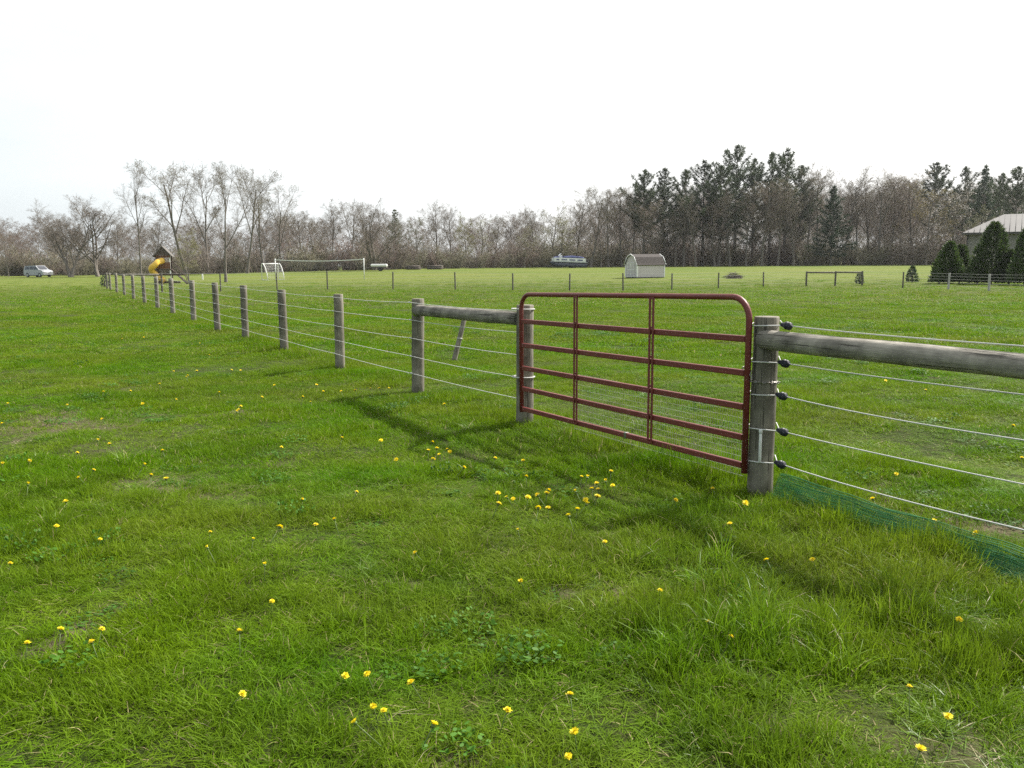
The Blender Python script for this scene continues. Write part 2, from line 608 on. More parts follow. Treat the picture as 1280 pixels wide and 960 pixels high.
# ------------------------------------------------------------------ scattering (only for what nobody could count)
def scatter(name, pts, rot, scl, idx, protos, kind='stuff'):
    coll = bpy.data.collections.new(name + '_kinds')
    for o in protos:
        coll.objects.link(o)
    me = bpy.data.meshes.new(name)
    me.vertices.add(len(pts))
    me.vertices.foreach_set('co', np.asarray(pts, np.float32).ravel())
    a = me.attributes.new('rot', 'FLOAT_VECTOR', 'POINT')
    a.data.foreach_set('vector', np.asarray(rot, np.float32).ravel())
    a = me.attributes.new('scl', 'FLOAT_VECTOR', 'POINT')
    a.data.foreach_set('vector', np.asarray(scl, np.float32).ravel())
    a = me.attributes.new('idx', 'INT', 'POINT')
    a.data.foreach_set('value', np.asarray(idx, np.int32))
    o = bpy.data.objects.new(name, me)
    COL.objects.link(o)
    tag(o, kind=kind)
    ng = bpy.data.node_groups.new(name + '_scatter', 'GeometryNodeTree')
    ng.interface.new_socket('Geometry', in_out='INPUT', socket_type='NodeSocketGeometry')
    ng.interface.new_socket('Geometry', in_out='OUTPUT', socket_type='NodeSocketGeometry')
    gi, go = ng.nodes.new('NodeGroupInput'), ng.nodes.new('NodeGroupOutput')
    ci = ng.nodes.new('GeometryNodeCollectionInfo')
    ci.inputs['Collection'].default_value = coll
    ci.inputs['Separate Children'].default_value = True
    ci.inputs['Reset Children'].default_value = True
    iop = ng.nodes.new('GeometryNodeInstanceOnPoints')
    iop.inputs['Pick Instance'].default_value = True

    def na(nm, dt):
        n = ng.nodes.new('GeometryNodeInputNamedAttribute')
        n.data_type = dt
        n.inputs['Name'].default_value = nm
        return n.outputs['Attribute']
    ng.links.new(gi.outputs[0], iop.inputs['Points'])
    ng.links.new(ci.outputs[0], iop.inputs['Instance'])
    ng.links.new(na('idx', 'INT'), iop.inputs['Instance Index'])
    e2r = ng.nodes.new('FunctionNodeEulerToRotation')
    ng.links.new(na('rot', 'FLOAT_VECTOR'), e2r.inputs[0])
    ng.links.new(e2r.outputs[0], iop.inputs['Rotation'])
    ng.links.new(na('scl', 'FLOAT_VECTOR'), iop.inputs['Scale'])
    ng.links.new(iop.outputs[0], go.inputs[0])
    md = o.modifiers.new('scatter', 'NODES')
    md.node_group = ng
    return o


rs = np.random.RandomState(7)


def clump(name, nb, rad, h, w, lean, mat, seg=3, straw=0.04, curl=0.5):
    """a patch of single grass blades"""
    V, Fc, T = [], [], []
    for b in range(nb):
        a, rr = rs.rand() * 6.283, rad * math.sqrt(rs.rand())
        x0, y0 = rr * math.cos(a), rr * math.sin(a)
        hh = h * (0.5 + 0.75 * rs.rand())
        ww = w * (0.7 + 0.6 * rs.rand())
        da = rs.rand() * 6.283
        ln = lean * (0.2 + rs.rand() * 1.2)
        dx, dy = math.cos(da), math.sin(da)
        fa = rs.rand() * 6.283
        sx, sy = math.cos(fa), math.sin(fa)
        t_ = rs.rand() * 0.9 if rs.rand() > straw else 1.0
        base = len(V)
        for k in range(seg + 1):
            t = k / seg
            bend = ln * hh * (t * 0.45 + t * t * curl)
            z = hh * t * (1 - 0.35 * ln * t * t) - 0.01
            px, py = x0 + dx * bend, y0 + dy * bend
            if k < seg:
                half = ww * 0.5 * (1 - 0.75 * t * t)
                V += [(px - sx * half, py - sy * half, z), (px + sx * half, py + sy * half, z)]
                T += [t_, t_]
            else:
                V.append((px, py, z))
                T.append(t_)
        for k in range(seg - 1):
            q = base + 2 * k
            Fc.append((q, q + 1, q + 3, q + 2))
        q = base + 2 * (seg - 1)
        Fc.append((q, q + 1, q + 2))
    me = bpy.data.meshes.new(name)
    me.from_pydata(V, [], Fc)
    me.polygons.foreach_set('use_smooth', [True] * len(Fc))
    at_ = me.attributes.new('tint', 'FLOAT', 'POINT')
    at_.data.foreach_set('value', np.array(T, np.float32))
    me.materials.append(mat)
    return bpy.data.objects.new(name, me)


def weed(name, n, rad, size, h, mat):
    """low broad leaves"""
    V, Fc, T = [], [], []
    for k in range(n):
        a, rr = rs.rand() * 6.283, rad * math.sqrt(rs.rand())
        c = Vector((rr * math.cos(a), rr * math.sin(a), h * (0.4 + 0.7 * rs.rand())))
        nrm = Vector((rs.randn() * .45, rs.randn() * .45, 1)).normalized()
        u = nrm.orthogonal().normalized()
        w = nrm.cross(u)
        s = size * (0.6 + 0.7 * rs.rand())
        base = len(V)
        al = rs.rand() * 6.283
        el = 1.0 + rs.rand() * 0.8
        for j in range(6):
            t = al + j * math.pi / 3
            V.append(tuple(c + (u * math.cos(t) * el + w * math.sin(t)) * s * 0.5))
        Fc.append(tuple(range(base, base + 6)))
        T += [rs.rand() * 0.9] * 6
    me = bpy.data.meshes.new(name)
    me.from_pydata(V, [], Fc)
    at_ = me.attributes.new('tint', 'FLOAT', 'POINT')
    at_.data.foreach_set('value', np.array(T, np.float32))
    me.materials.append(mat)
    return bpy.data.objects.new(name, me)


def vnoise(x, y, s, seed):
    """smooth value noise 0..1"""
    r_ = np.random.RandomState(seed)
    tab = r_.rand(64, 64)
    u, v_ = x / s, y / s
    i, j = np.floor(u).astype(int), np.floor(v_).astype(int)
    fu, fv = u - i, v_ - j
    fu, fv = fu * fu * (3 - 2 * fu), fv * fv * (3 - 2 * fv)
    t = lambda a, b: tab[a % 64, b % 64]
    return (t(i, j) * (1 - fu) + t(i + 1, j) * fu) * (1 - fv) + (t(i, j + 1) * (1 - fu) + t(i + 1, j + 1) * fu) * fv


def fnoise(x, y, s, seed):
    return 0.6 * vnoise(x, y, s, seed) + 0.28 * vnoise(x, y, s * .45, seed + 1) + 0.12 * vnoise(x, y, s * .2, seed + 2)


def wedge(n_per_m2, y0, y1, margin=1.6, half=0.70):
    """random points over the view wedge between two distances"""
    area = (y1 - y0) * (2 * margin + half * (y0 + y1))
    n = int(area * n_per_m2)
    wmax = margin + half * y1
    y = y0 + (y1 - y0) * rs.rand(n * 2)
    x = (rs.rand(n * 2) * 2 - 1) * wmax
    ok = np.abs(x) < margin + half * y
    x, y = x[ok], y[ok]
    return x, y


def fence_side(x, y):
    """signed distance from the fence line, + on the camera's side"""
    return (x - L0[0]) * NF[0] + (y - L0[1]) * NF[1]


def grass_fields(x, y):
    s = fence_side(x, y)
    bare = bare_at(x, y)
    along = (x - L0[0]) * UF[0] + (y - L0[1]) * UF[1]
    tall = fnoise(x, y, 1.6, 11)
    tall = sstep(0.52, 0.78, tall)
    # the unmown strip by the fence and the rougher corner at the lower right
    strip = np.exp(-(s / 0.35) ** 2) * 0.7
    rough = sstep(0.0, 1.4, x - 0.27 * y + 1.0) * sstep(0.2, 1.2, s) * sstep(9.0, 6.0, y)
    hgt = 0.55 + 0.30 * tall * (0.35 + rough) + 0.55 * rough + strip
    # the freshly mown band and the grazed paddock
    hgt = np.where(s < -0.4, 0.52 + 0.25 * tall, hgt)
    return s, bare, tall, rough, hgt


def lay_grass(name, x, y, protos, pick, size, hmul, keep):
    s, bare, tall, rough, hgt = grass_fields(x, y)
    ok = rs.rand(len(x)) < keep(s, bare, tall, rough, x, y)
    x, y, s, bare, tall, rough, hgt = [q[ok] for q in (x, y, s, bare, tall, rough, hgt)]
    n = len(x)
    z = gz(x, y)
    rot = np.stack([rs.randn(n) * 0.06, rs.randn(n) * 0.06, rs.rand(n) * 6.283], 1)
    k = size * (0.8 + 0.45 * rs.rand(n))
    hum = sstep(0.25, 0.8, 0.65 * fnoise(x, y, 0.42, 91) + 0.35 * fnoise(x, y, 0.16, 95))
    hum2 = sstep(0.3, 0.75, fnoise(x, y, 1.3, 97))
    hum = 1 + (hum - 0.5) * 1.6 * sstep(30, 12, y) + (hum2 - 0.5) * 0.8
    hz_ = hmul(hgt, tall, rough, bare) * hum * (0.75 + 0.5 * rs.rand(n))
    scl = np.stack([k, k, k * hz_], 1)
    o = scatter(name, np.stack([x, y, z], 1), rot, scl, pick(n, s, tall, rough), protos)
    return o


LAWN = [clump('blade_patch_%02d' % i, 60, 0.085, 0.095, 0.0040, 0.85, M['blade']) for i in range(6)]
x, y = wedge(190, 1.7, 7.0)
lay_grass('grass', x, y, LAWN, lambda n, *a: rs.randint(0, 6, n), 1.0, lambda h, t, r, b: h * 1.1,
          lambda s, b, t, r, x, y: 1 - 0.80 * b)
LAWN2 = [clump('blade_patch_b%d' % i, 70, 0.13, 0.075, 0.0052, 0.75, M['blade'], seg=2) for i in range(5)]
x, y = wedge(100, 6.6, 16.0)
lay_grass('grass', x, y, LAWN2, lambda n, *a: rs.randint(0, 5, n), 1.0, lambda h, t, r, b: h,
          lambda s, b, t, r, x, y: 1 - 0.80 * b)
LAWN3 = [clump('blade_patch_c%d' % i, 80, 0.24, 0.08, 0.011, 0.75, M['blade'], seg=2) for i in range(5)]
x, y = wedge(34, 15.5, 34.0)
lay_grass('grass', x, y, LAWN3, lambda n, *a: rs.randint(0, 5, n), 1.0, lambda h, t, r, b: h * 0.9,
          lambda s, b, t, r, x, y: 0.9 - 0.7 * b)
LAWN4 = [clump('blade_patch_d%d' % i, 90, 0.45, 0.075, 0.022, 0.75, M['blade'], seg=2, straw=0.1) for i in range(4)]
x, y = wedge(8, 33.0, 110.0, half=.66)
lay_grass('grass', x, y, LAWN4, lambda n, *a: rs.randint(0, 4, n), 1.0, lambda h, t, r, b: h * 0.85,
          lambda s, b, t, r, x, y: np.exp(-np.maximum(y - 36, 0) / 15.0))

# taller arching tufts
TUFT = [clump('tall_blade_tuft_%d' % i, 85, 0.085, 0.135, 0.0040, 0.95, M['tuft_blade'], seg=4, straw=0.05, curl=0.7) for i in range(5)]
x, y = wedge(22, 1.7, 9.0)
lay_grass('tall_grass', x, y, TUFT, lambda n, *a: rs.randint(0, 5, n), 1.0, lambda h, t, r, b: 0.55 + 0.45 * r + 0.25 * t,
          lambda s, b, t, r, x, y: np.clip(0.012 + 0.55 * t * r + 0.10 * t * t + 0.45 * r * r + 0.45 * np.exp(-(s / .3) ** 2), 0, 1) * (1 - .8 * b))
# clover and other broad low leaves
WEED = [weed('broad_leaf_patch_%d' % i, 60, 0.11, 0.015, 0.05, M['clover']) for i in range(4)]
x, y = wedge(14, 1.7, 24.0)
cl = lambda x, y: sstep(0.52, 0.75, fnoise(x, y, 1.1, 31))
lay_grass('clover', x, y, WEED, lambda n, *a: rs.randint(0, 4, n), 1.0, lambda h, t, r, b: 0.9 + 0 * h,
          lambda s, b, t, r, x, y: np.clip(cl(x, y) * np.where(s < -.4, 0.8, 0.45) + 0.3 * b, 0, 1))
# dead stalks lying in the sward
DRY = [clump('dry_stalks_%d' % i, 10, 0.12, 0.09, 0.0028, 2.4, M['straw'], straw=0) for i in range(4)]
x, y = wedge(26, 1.7, 13.0)
lay_grass('dry_grass', x, y, DRY, lambda n, *a: rs.randint(0, 4, n), 1.0, lambda h, t, r, b: 0.6 + 0 * h,
          lambda s, b, t, r, x, y: np.clip(0.06 + 0.7 * b + 0.2 * sstep(.55, .8, fnoise(x, y, 0.9, 51)), 0, 1))

exec_marker = None
# ------------------------------------------------------------------ trees: prototypes of height 1 m scaled on placing
rnd = random.Random(5)


def rvec(r_):
    while True:
        q = Vector((r_.uniform(-1, 1), r_.uniform(-1, 1), r_.uniform(-1, 1)))
        if 0.1 < q.length < 1:
            return q.normalized()


class Tree:
    def __init__(self, seed, H):
        self.r = random.Random(seed)
        self.trunk, self.crown, self.leaf = MB(), MB(), MB()
        self.H = H
        self.tips = []

    def limb(self, p, d, length, r0, level, spec):
        """grow one branch and its children; spec[level] = (kids, angle, ratio, start, up, wander)"""
        r_ = self.r
        kids, ang, ratio, start, up, wander = spec[level]
        n = 7 if level == 0 else 5 if level == 1 else 4 if level == 2 else 3
        pts, dirs = [p.copy()], [d.copy()]
        q, dd = p.copy(), d.copy()
        for i in range(n):
            dd = (dd + rvec(r_) * wander + Vector((0, 0, up)) / n).normalized()
            q = q + dd * (length / n)
            pts.append(q.copy())
            dirs.append(dd.copy())
        last = level == len(spec) - 1
        r1 = r0 * (0.25 if last else 0.35)
        rad = [r0 + (r1 - r0) * (i / n) for i in range(n + 1)]
        if level == 0:
            rad[0] *= 1.35
        (self.trunk if level < 2 else self.crown).tube(pts, rad, 7 if level == 0 else 5 if level == 1 else 3, cap=False)
        self.tips.append((pts[-1], dd, level))
        if last:
            return
        base_ang = r_.random() * 6.28
        for k in range(kids):
            t = start + (1 - start) * ((k + r_.random() * 0.8) / kids)
            t = min(t, 0.98)
            i = min(int(t * n), n - 1)
            f_ = t * n - i
            bp_ = pts[i].lerp(pts[i + 1], f_)
            bd = dirs[i + 1]
            side = bd.orthogonal().normalized()
            side.rotate(Matrix.Rotation(base_ang + k * 2.4, 3, bd))
            a = R(ang) * (0.75 + 0.5 * r_.random())
            nd_ = (bd * math.cos(a) + side * math.sin(a)).normalized()
            ln = length * ratio * (0.65 + 0.6 * r_.random()) * (1.1 - 0.45 * t)
            rr = max((rad[i] * 0.62), 0.006) * (0.8 + 0.3 * r_.random())
            self.limb(bp_, nd_, ln, max(rr if level < 1 else rr * .85, 0.011), level + 1, spec)

    def bud(self, size, per_tip, spread, frac=1.0, minlevel=2, tint=(0, 1)):
        r_ = self.r
        for p, d, lv in self.tips:
            if lv < minlevel or r_.random() > frac:
                continue
            for k in range(per_tip):
                c = p + rvec(r_) * spread * r_.random() - d * spread * r_.random()
                u = rvec(r_)
                w = u.orthogonal().normalized()
                s = size * (0.6 + 0.8 * r_.random())
                self.leaf.tint = r_.uniform(*tint)
                self.leaf.add([c - u * s * .5, c + w * s * .35, c + u * s * .5, c - w * s * .35], [(0, 1, 2, 3)])

    def protos(self, bark, twig, leaf=None):
        tr = self.trunk.build('trunk', bark, link=False)
        cr = self.crown.build('crown', twig, link=False)
        lf = self.leaf.build('foliage', leaf, link=False, tints=True) if self.leaf.v and leaf else None
        # true height of the grown tree
        zz = max(v[2] for v in (self.crown.v or self.trunk.v))
        return dict(parts=[q for q in (tr, cr, lf) if q], H=zz)


def bare_vase(seed, buds=True):
    t = Tree(seed, 16)
    r_ = t.r
    spec = [(5, 26, 0.62, 0.34, 0.25, 0.07), (8, 36, 0.48, 0.30, 0.35, 0.12), (9, 42, 0.52, 0.2, 0.25, 0.2), (8, 45, 0.62, 0.15, 0.1, 0.25), (0, 0, 0, 0, 0.05, 0.3)]
    t.limb(Vector((0, 0, 0)), Vector((r_.uniform(-.08, .08), r_.uniform(-.08, .08), 1)).normalized(), 14.5, 0.24, 0, spec)
    if buds:
        t.bud(0.085, 2, 0.25, 0.55, 3)
    return t.protos(M['bark'], M['twig'], M['bud'])


def bare_spread(seed):
    t = Tree(seed, 12)
    r_ = t.r
    spec = [(7, 42, 0.66, 0.16, 0.1, 0.12), (8, 45, 0.50, 0.3, 0.35, 0.17), (9, 45, 0.52, 0.2, 0.2, 0.22), (7, 45, 0.62, 0.1, 0.1, 0.28), (0, 0, 0, 0, 0.05, 0.3)]
    for k in range(2):
        a = r_.random() * 6.28
        t.limb(Vector((0.25 * math.cos(a), 0.25 * math.sin(a), 0)), Vector((.28 * math.cos(a), .28 * math.sin(a), 1)).normalized(), 10.5, 0.25, 0, spec)
    return t.protos(M['bark'], M['twig'])


def bare_slim(seed):
    t = Tree(seed, 16)
    spec = [(6, 24, 0.42, 0.48, 0.2, 0.05), (7, 36, 0.45, 0.25, 0.4, 0.13), (8, 42, 0.54, 0.2, 0.2, 0.2), (7, 45, 0.62, 0.1, 0.1, 0.25), (0, 0, 0, 0, 0.05, 0.3)]
    t.limb(Vector((0, 0, 0)), Vector((0.03, 0.02, 1)).normalized(), 15, 0.19, 0, spec)
    return t.protos(M['bark'], M['twig'])


def bare_forest(seed, twig, start=0.3):
    t = Tree(seed, 15)
    r_ = t.r
    spec = [(9, 30, 0.40, start, 0.12, 0.05), (7, 36, 0.5, 0.2, 0.45, 0.12), (8, 42, 0.54, 0.2, 0.2, 0.2), (7, 45, 0.62, 0.1, 0.1, 0.25), (0, 0, 0, 0, 0.05, 0.3)]
    t.limb(Vector((0, 0, 0)), Vector((r_.uniform(-.06, .06), r_.uniform(-.06, .06), 1)).normalized(), 15, 0.2, 0, spec)
    t.bud(0.08, 1, 0.2, 0.6, 3)
    return t.protos(M['bark'], twig, M['bud'])


def budding(seed, leaf, dens=5, twig='twig', size=0.13):
    t = Tree(seed, 9)
    spec = [(10, 45, 0.5, 0.15, 0.1, 0.08), (7, 42, 0.5, 0.2, 0.3, 0.16), (7, 45, 0.55, 0.15, 0.15, 0.24), (0, 0, 0, 0, 0.05, 0.3)]
    t.limb(Vector((0, 0, 0)), Vector((0.02, 0, 1)).normalized(), 8.4, 0.14, 0, spec)
    t.bud(size, dens, 0.4, 1.0, 2)
    return t.protos(M['bark'], M[twig], leaf)


def conifer(seed, H, start, whorls, per, reach, droop, upturn, mat, clumps=7, blades=13, bl=0.42, bw=0.05, ragged=0.35, shape='cone'):
    t = Tree(seed, H)
    r_ = t.r
    pts = [Vector((r_.uniform(-.05, .05) * i * .2, r_.uniform(-.05, .05) * i * .2, H * i / 8)) for i in range(9)]
    t.trunk.tube(pts, [0.0145 * H * (1.05 - i / 8) + 0.02 for i in range(9)], 7, cap=False)
    for w_ in range(whorls):
        f_ = w_ / (whorls - 1)
        z = H * (start + (0.985 - start) * f_)
        if shape == 'cone':
            L = reach * (1 - f_) ** 0.8 + 0.25
        else:                                   # open rounded pine crown
            L = reach * (0.55 + 0.6 * math.sin(min(1, f_ * 1.25 + .15) * math.pi * .78)) * (1 - f_ ** 2.6) + 0.32
        a0 = r_.random() * 6.28
        for k in range(per):
            if r_.random() < 0.12:
                continue
            a = a0 + k * 6.283 / per + r_.uniform(-.3, .3)
            l = L * (1 - ragged + 2 * ragged * r_.random())
            q = pts[0].lerp(pts[-1], z / H)
            p0 = Vector((q.x, q.y, z))
            el = droop * (1 - f_) + 0.55 * f_ + r_.uniform(-.12, .12)
            dirv = Vector((math.cos(a) * math.cos(el), math.sin(a) * math.cos(el), math.sin(el)))
            bp_ = [p0]
            for j in range(4):
                dirv = (dirv + Vector((0, 0, upturn * 0.25))).normalized()
                bp_.append(bp_[-1] + dirv * l / 4)
            t.crown.tube(bp_, [0.055 * l / 3 + .012, .04 * l / 3 + .01, .03 * l / 3 + .01, .015, .008], 3, cap=False)
            nc = max(2, int(clumps * l / reach + .5))
            for c_ in range(nc):
                tt = 0.28 + 0.72 * (c_ + r_.random()) / nc
                jj = min(int(tt * 4), 3)
                c0 = bp_[jj].lerp(bp_[jj + 1], tt * 4 - jj)
                side = Vector((-dirv.y, dirv.x, 0))
                c0 = c0 + side * r_.uniform(-.28, .28) * l * (1 - tt * .6) * .6 + Vector((0, 0, r_.uniform(-.08, .1)))
                t.leaf.tint = r_.random()
                for b_ in range(blades):
                    dv = (rvec(r_) + dirv * 0.5 + Vector((0, 0, 0.25))).normalized()
                    w2 = dv.cross(rvec(r_))
                    if w2.length < .01:
                        continue
                    w2.normalize()
                    ll = bl * (0.6 + 0.7 * r_.random())
                    t.leaf.add([c0 - w2 * bw * .5, c0 + w2 * bw * .5, c0 + dv * ll + w2 * bw * .25, c0 + dv * ll - w2 * bw * .25], [(0, 1, 2, 3)])
    tr = t.trunk.build('trunk', M['bark'], link=False)
    cr = t.crown.build('crown', M['bark'], link=False)
    lf = t.leaf.build('foliage', mat, link=False, tints=True)
    return dict(parts=[tr, cr, lf], H=H + bl * .6)


P = {}
P['vase'] = [bare_vase(s) for s in (1, 2, 3)]
P['spread'] = [bare_spread(s) for s in (11, 12)]
P['slim'] = [bare_slim(21)]
P['bare'] = [bare_forest(s, M['twig'], st) for s, st in ((31, .3), (32, .38), (33, .25), (34, .45))]
P['red'] = [bare_forest(s, M['red_twig'], .12) for s in (41, 42)]
P['olive'] = [budding(51, M['olive_leaf'], 5), budding(52, M['olive_leaf'], 4)]
P['tan'] = [budding(61, M['brown_leaf'], 6), budding(62, M['brown_leaf'], 5)]
P['pine'] = [conifer(s, 20, st, wh, 5, 3.9, .0, .7, M['needle'], clumps=11, blades=15, bl=.55, bw=.075, ragged=.75, shape='open') for s, st, wh in ((71, .26, 19), (72, .38, 16), (73, .20, 20), (74, .32, 17), (75, .28, 18))]
P['spruce'] = [conifer(81, 16, .14, 22, 6, 3.9, -.2, .45, M['spruce'], clumps=10, blades=14, bl=.5, bw=.09, ragged=.5)]
P['pale'] = [conifer(82, 11, .12, 18, 5, 2.3, .05, .3, M['pale_needle'], clumps=7, blades=11, bl=.32, bw=.05)]


def plant(kind, px, top, y, label, base=None, wide=1.0, group=None, name=None, cat='tree', var=None):
    x, zt = at_y(px, top, y)
    if base is not None:
        x = at_y(px, base, y)[0]
    zb = g(x, y) - 0.05
    pr = P[kind]
    pr = pr[rnd.randrange(len(pr)) if var is None else var % len(pr)]
    h = zt - zb
    k = h / pr['H']
    nm = name or {'pine': 'pine_tree', 'spruce': 'spruce_tree', 'pale': 'conifer_tree'}.get(kind, 'bare_tree' if kind in ('vase', 'spread', 'slim', 'bare', 'red') else 'budding_tree')
    root = thing(nm, label, cat, (x, y, zb), rnd.random() * 6.28, group)
    root.scale = (k * wide, k * wide, k)
    for q in pr['parts']:
        c_ = q.copy()
        COL.objects.link(c_)
        c_.parent = root
    return root


WOOD = 'trees along the far edge of the field'
TREES = [
    ('red', 6, 290, 150, 'reddish brown bare tree standing at the far left edge of the picture', 1.2),
    ('red', 28, 300, 152, 'low reddish bare tree just left of the parked van', 1.3),
    ('spread', 80, 238, 136, 'leaning wide bare tree nearest the parked van', 1.15),
    ('spread', 116, 243, 140, 'broad bare tree with several trunks, second wide one right of the van', 1.15),
    ('bare', 142, 270, 165, 'thin grey bare tree behind the gap left of the lone slim tree', 1.1),
    ('slim', 167, 209, 134, 'lone tall slim tree with a tufted top, left of the play tower', 1.0),
    ('bare', 190, 262, 165, 'grey bare tree low behind the play tower roof', 1.2),
    ('vase', 224, 196, 142, 'tall open tree rising right above the play tower, leftmost of the tall row', 1.2),
    ('vase', 252, 196, 146, 'tall open tree second from the left in the tall row', 1.0),
    ('vase', 274, 199, 92, 'tall forked tree with the longest bare trunk, third in the tall row', 1.0),
    ('vase', 302, 204, 136, 'tall open tree with a straight trunk, fourth in the tall row', 1.0),
    ('vase', 324, 206, 142, 'tall open tree directly behind the white goal', 1.0),
    ('vase', 346, 228, 146, 'shorter open tree ending the tall row on the right', 1.1),
    ('bare', 374, 262, 152, 'grey bare tree behind the left half of the volleyball net', 1.3),
    ('bare', 392, 262, 160, 'grey bare tree behind the middle of the volleyball net', 1.2),
    ('bare', 412, 246, 150, 'taller grey bare tree behind the right half of the volleyball net', 1.3),
    ('vase', 434, 246, 153, 'tall many branched bare tree behind the right end of the volleyball net', 1.1),
    ('spread', 466, 248, 138, 'big spreading bare tree standing over the low white trailer', 1.2),
    ('pale', 493, 262, 150, 'pale open conifer standing among bare trees right of the white trailer', 1.1),
    ('olive', 520, 268, 155, 'thin yellowish budding tree right of the pale conifer', 0.9),
    ('bare', 545, 247, 158, 'tall grey bare tree between the two budding trees beside the log piles', 1.2),
    ('bare', 563, 257, 156, 'grey bare tree just behind the right hand log pile', 1.1),
    ('olive', 582, 264, 150, 'thin yellowish budding tree right of the log piles', 0.9),
    ('olive', 602, 268, 166, 'small yellowish budding tree just left of the lone dark stemmed one', 1.2),
    ('bare', 617, 266, 150, 'lone bare tree with a dark stem before the lowest gap in the wood', 1.2),
    ('bare', 640, 272, 175, 'faint far bare tree in the lowest gap of the wood', 1.3),
    ('olive', 655, 282, 149, 'low olive budding tree at the right end of the gap in the wood', 1.3),
    ('bare', 667, 254, 162, 'tall wispy bare tree above the low olive tree', 1.2),
    ('olive', 690, 250, 160, 'tall wispy budding tree rising straight above the pontoon boat bow', 1.2),
    ('olive', 702, 268, 149, 'wide olive budding tree close behind the pontoon boat', 1.3),
    ('bare', 720, 234, 156, 'bare tree left of the tall rugged one behind the boat', 1.2),
    ('vase', 739, 229, 147, 'tall rugged tree with reddish stems just right of the pontoon boat', 1.15),
    ('red', 752, 268, 146, 'short reddish bare tree between the boat and the white shed', 1.3),
    ('bare', 762, 236, 152, 'dense bare tree midway between the boat and the white shed', 1.3),
    ('red', 778, 232, 154, 'dense brownish bare tree just left of the white shed', 1.2),
    ('bare', 792, 230, 158, 'grey bare tree rising behind the left side of the white shed', 1.2),
    ('pine', 806, 212, 154, 'pine behind the white shed, leftmost of all the pines', 1.05),
    ('pine', 831, 210, 158, 'pine just right of the white shed, second from the left', 1.1),
    ('pine', 857, 212, 152, 'dense dark pine, third from the left', 1.15),
    ('pine', 881, 200, 157, 'pine left of the brush pile, fourth from the left', 1.1),
    ('pine', 902, 206, 152, 'shorter pine just left of the tallest pine', 1.0),
    ('pine', 922, 181, 158, 'tallest pine of the wood, behind the dark brush pile', 1.05),
    ('pine', 944, 198, 160, 'shorter pine just right of the tallest pine', 0.95),
    ('pine', 966, 190, 156, 'narrow pointed pine, second right of the tallest', 0.85),
    ('pine', 985, 185, 158, 'tall ragged pine, second tallest of the wood', 1.0),
    ('pine', 1003, 206, 160, 'lower pine on the right shoulder of the pine group', 0.9),
    ('red', 818, 250, 147, 'brown bare tree before the pines directly right of the white shed', 1.48),
    ('bare', 845, 262, 148, 'slender bare tree before the dense dark pine', 1.23),
    ('bare', 872, 240, 148, 'slender bare tree in front of the fourth pine', 1.23),
    ('red', 896, 238, 150, 'brown bare tree just left of the brush pile under the pines', 1.35),
    ('bare', 915, 232, 150, 'slender bare tree directly behind the brush pile', 1.23),
    ('bare', 936, 226, 151, 'slender bare tree under the gap right of the tallest pine', 1.23),
    ('red', 956, 224, 149, 'brownish bare tree in front of the narrow pointed pine', 1.35),
    ('bare', 976, 220, 150, 'slender bare tree in front of the tall ragged pine', 1.23),
    ('bare', 996, 226, 150, 'bare tree left of the braced fence section, under the last pine', 1.23),
    ('bare', 1013, 199, 156, 'tall thin bare tree directly above the left post of the braced fence section', 1.23),
    ('bare', 1026, 203, 160, 'tall thin bare tree between the pines and the drooping spruce', 1.23),
    ('spruce', 1043, 232, 148, 'dark drooping spruce behind the braced fence section', 1.05),
    ('bare', 1060, 207, 158, 'tall thin bare tree right of the drooping spruce', 1.23),
    ('bare', 1077, 210, 155, 'tall thin bare tree above the round shrub by the fence', 1.23),
    ('bare', 1092, 214, 158, 'grey bare tree, left one of the dense grey stand', 1.48),
    ('bare', 1106, 219, 152, 'shorter grey bare tree in the middle of the dense grey stand', 1.48),
    ('red', 1118, 212, 155, 'brownish bare tree in the dense grey stand', 1.48),
    ('bare', 1131, 207, 160, 'tallest grey bare tree of the dense grey stand, above the young spruce', 1.48),
    ('red', 1146, 213, 152, 'brownish bare tree between the young spruce and the hedge', 1.48),
    ('tan', 1163, 224, 146, 'wide tan budding tree above the left end of the hedge', 1.2),
    ('pine', 1171, 203, 166, 'dark pine top showing above the wide tan tree', 1.1),
    ('tan', 1198, 226, 147, 'wide tan budding tree left of the barn roof', 1.2),
    ('pine', 1208, 208, 172, 'narrow pine between the tan trees and the barn', 0.85),
    ('spruce', 1233, 206, 158, 'pointed blue green conifer behind the barn roof', 0.8),
    ('pine', 1254, 216, 162, 'pine behind the barn ridge, left of the biggest one', 0.9),
    ('pine', 1274, 208, 140, 'big dark pine at the right edge above the barn roof', 1.2),
    ('olive', 1222, 256, 130, 'low olive budding tree close behind the barn roof corner', 1.1),
    ('olive', 1252, 262, 130, 'low pale budding tree behind the barn ridge', 1.1),
]
for i, (kind, px, top, y, label, wide) in enumerate(TREES):
    plant(kind, px, top, y, label, wide=wide, group=WOOD, var=i)
plant('olive', 236, 284, 96, 'small olive tree in new leaf standing just right of the play tower', wide=1.05, base=353, var=0)

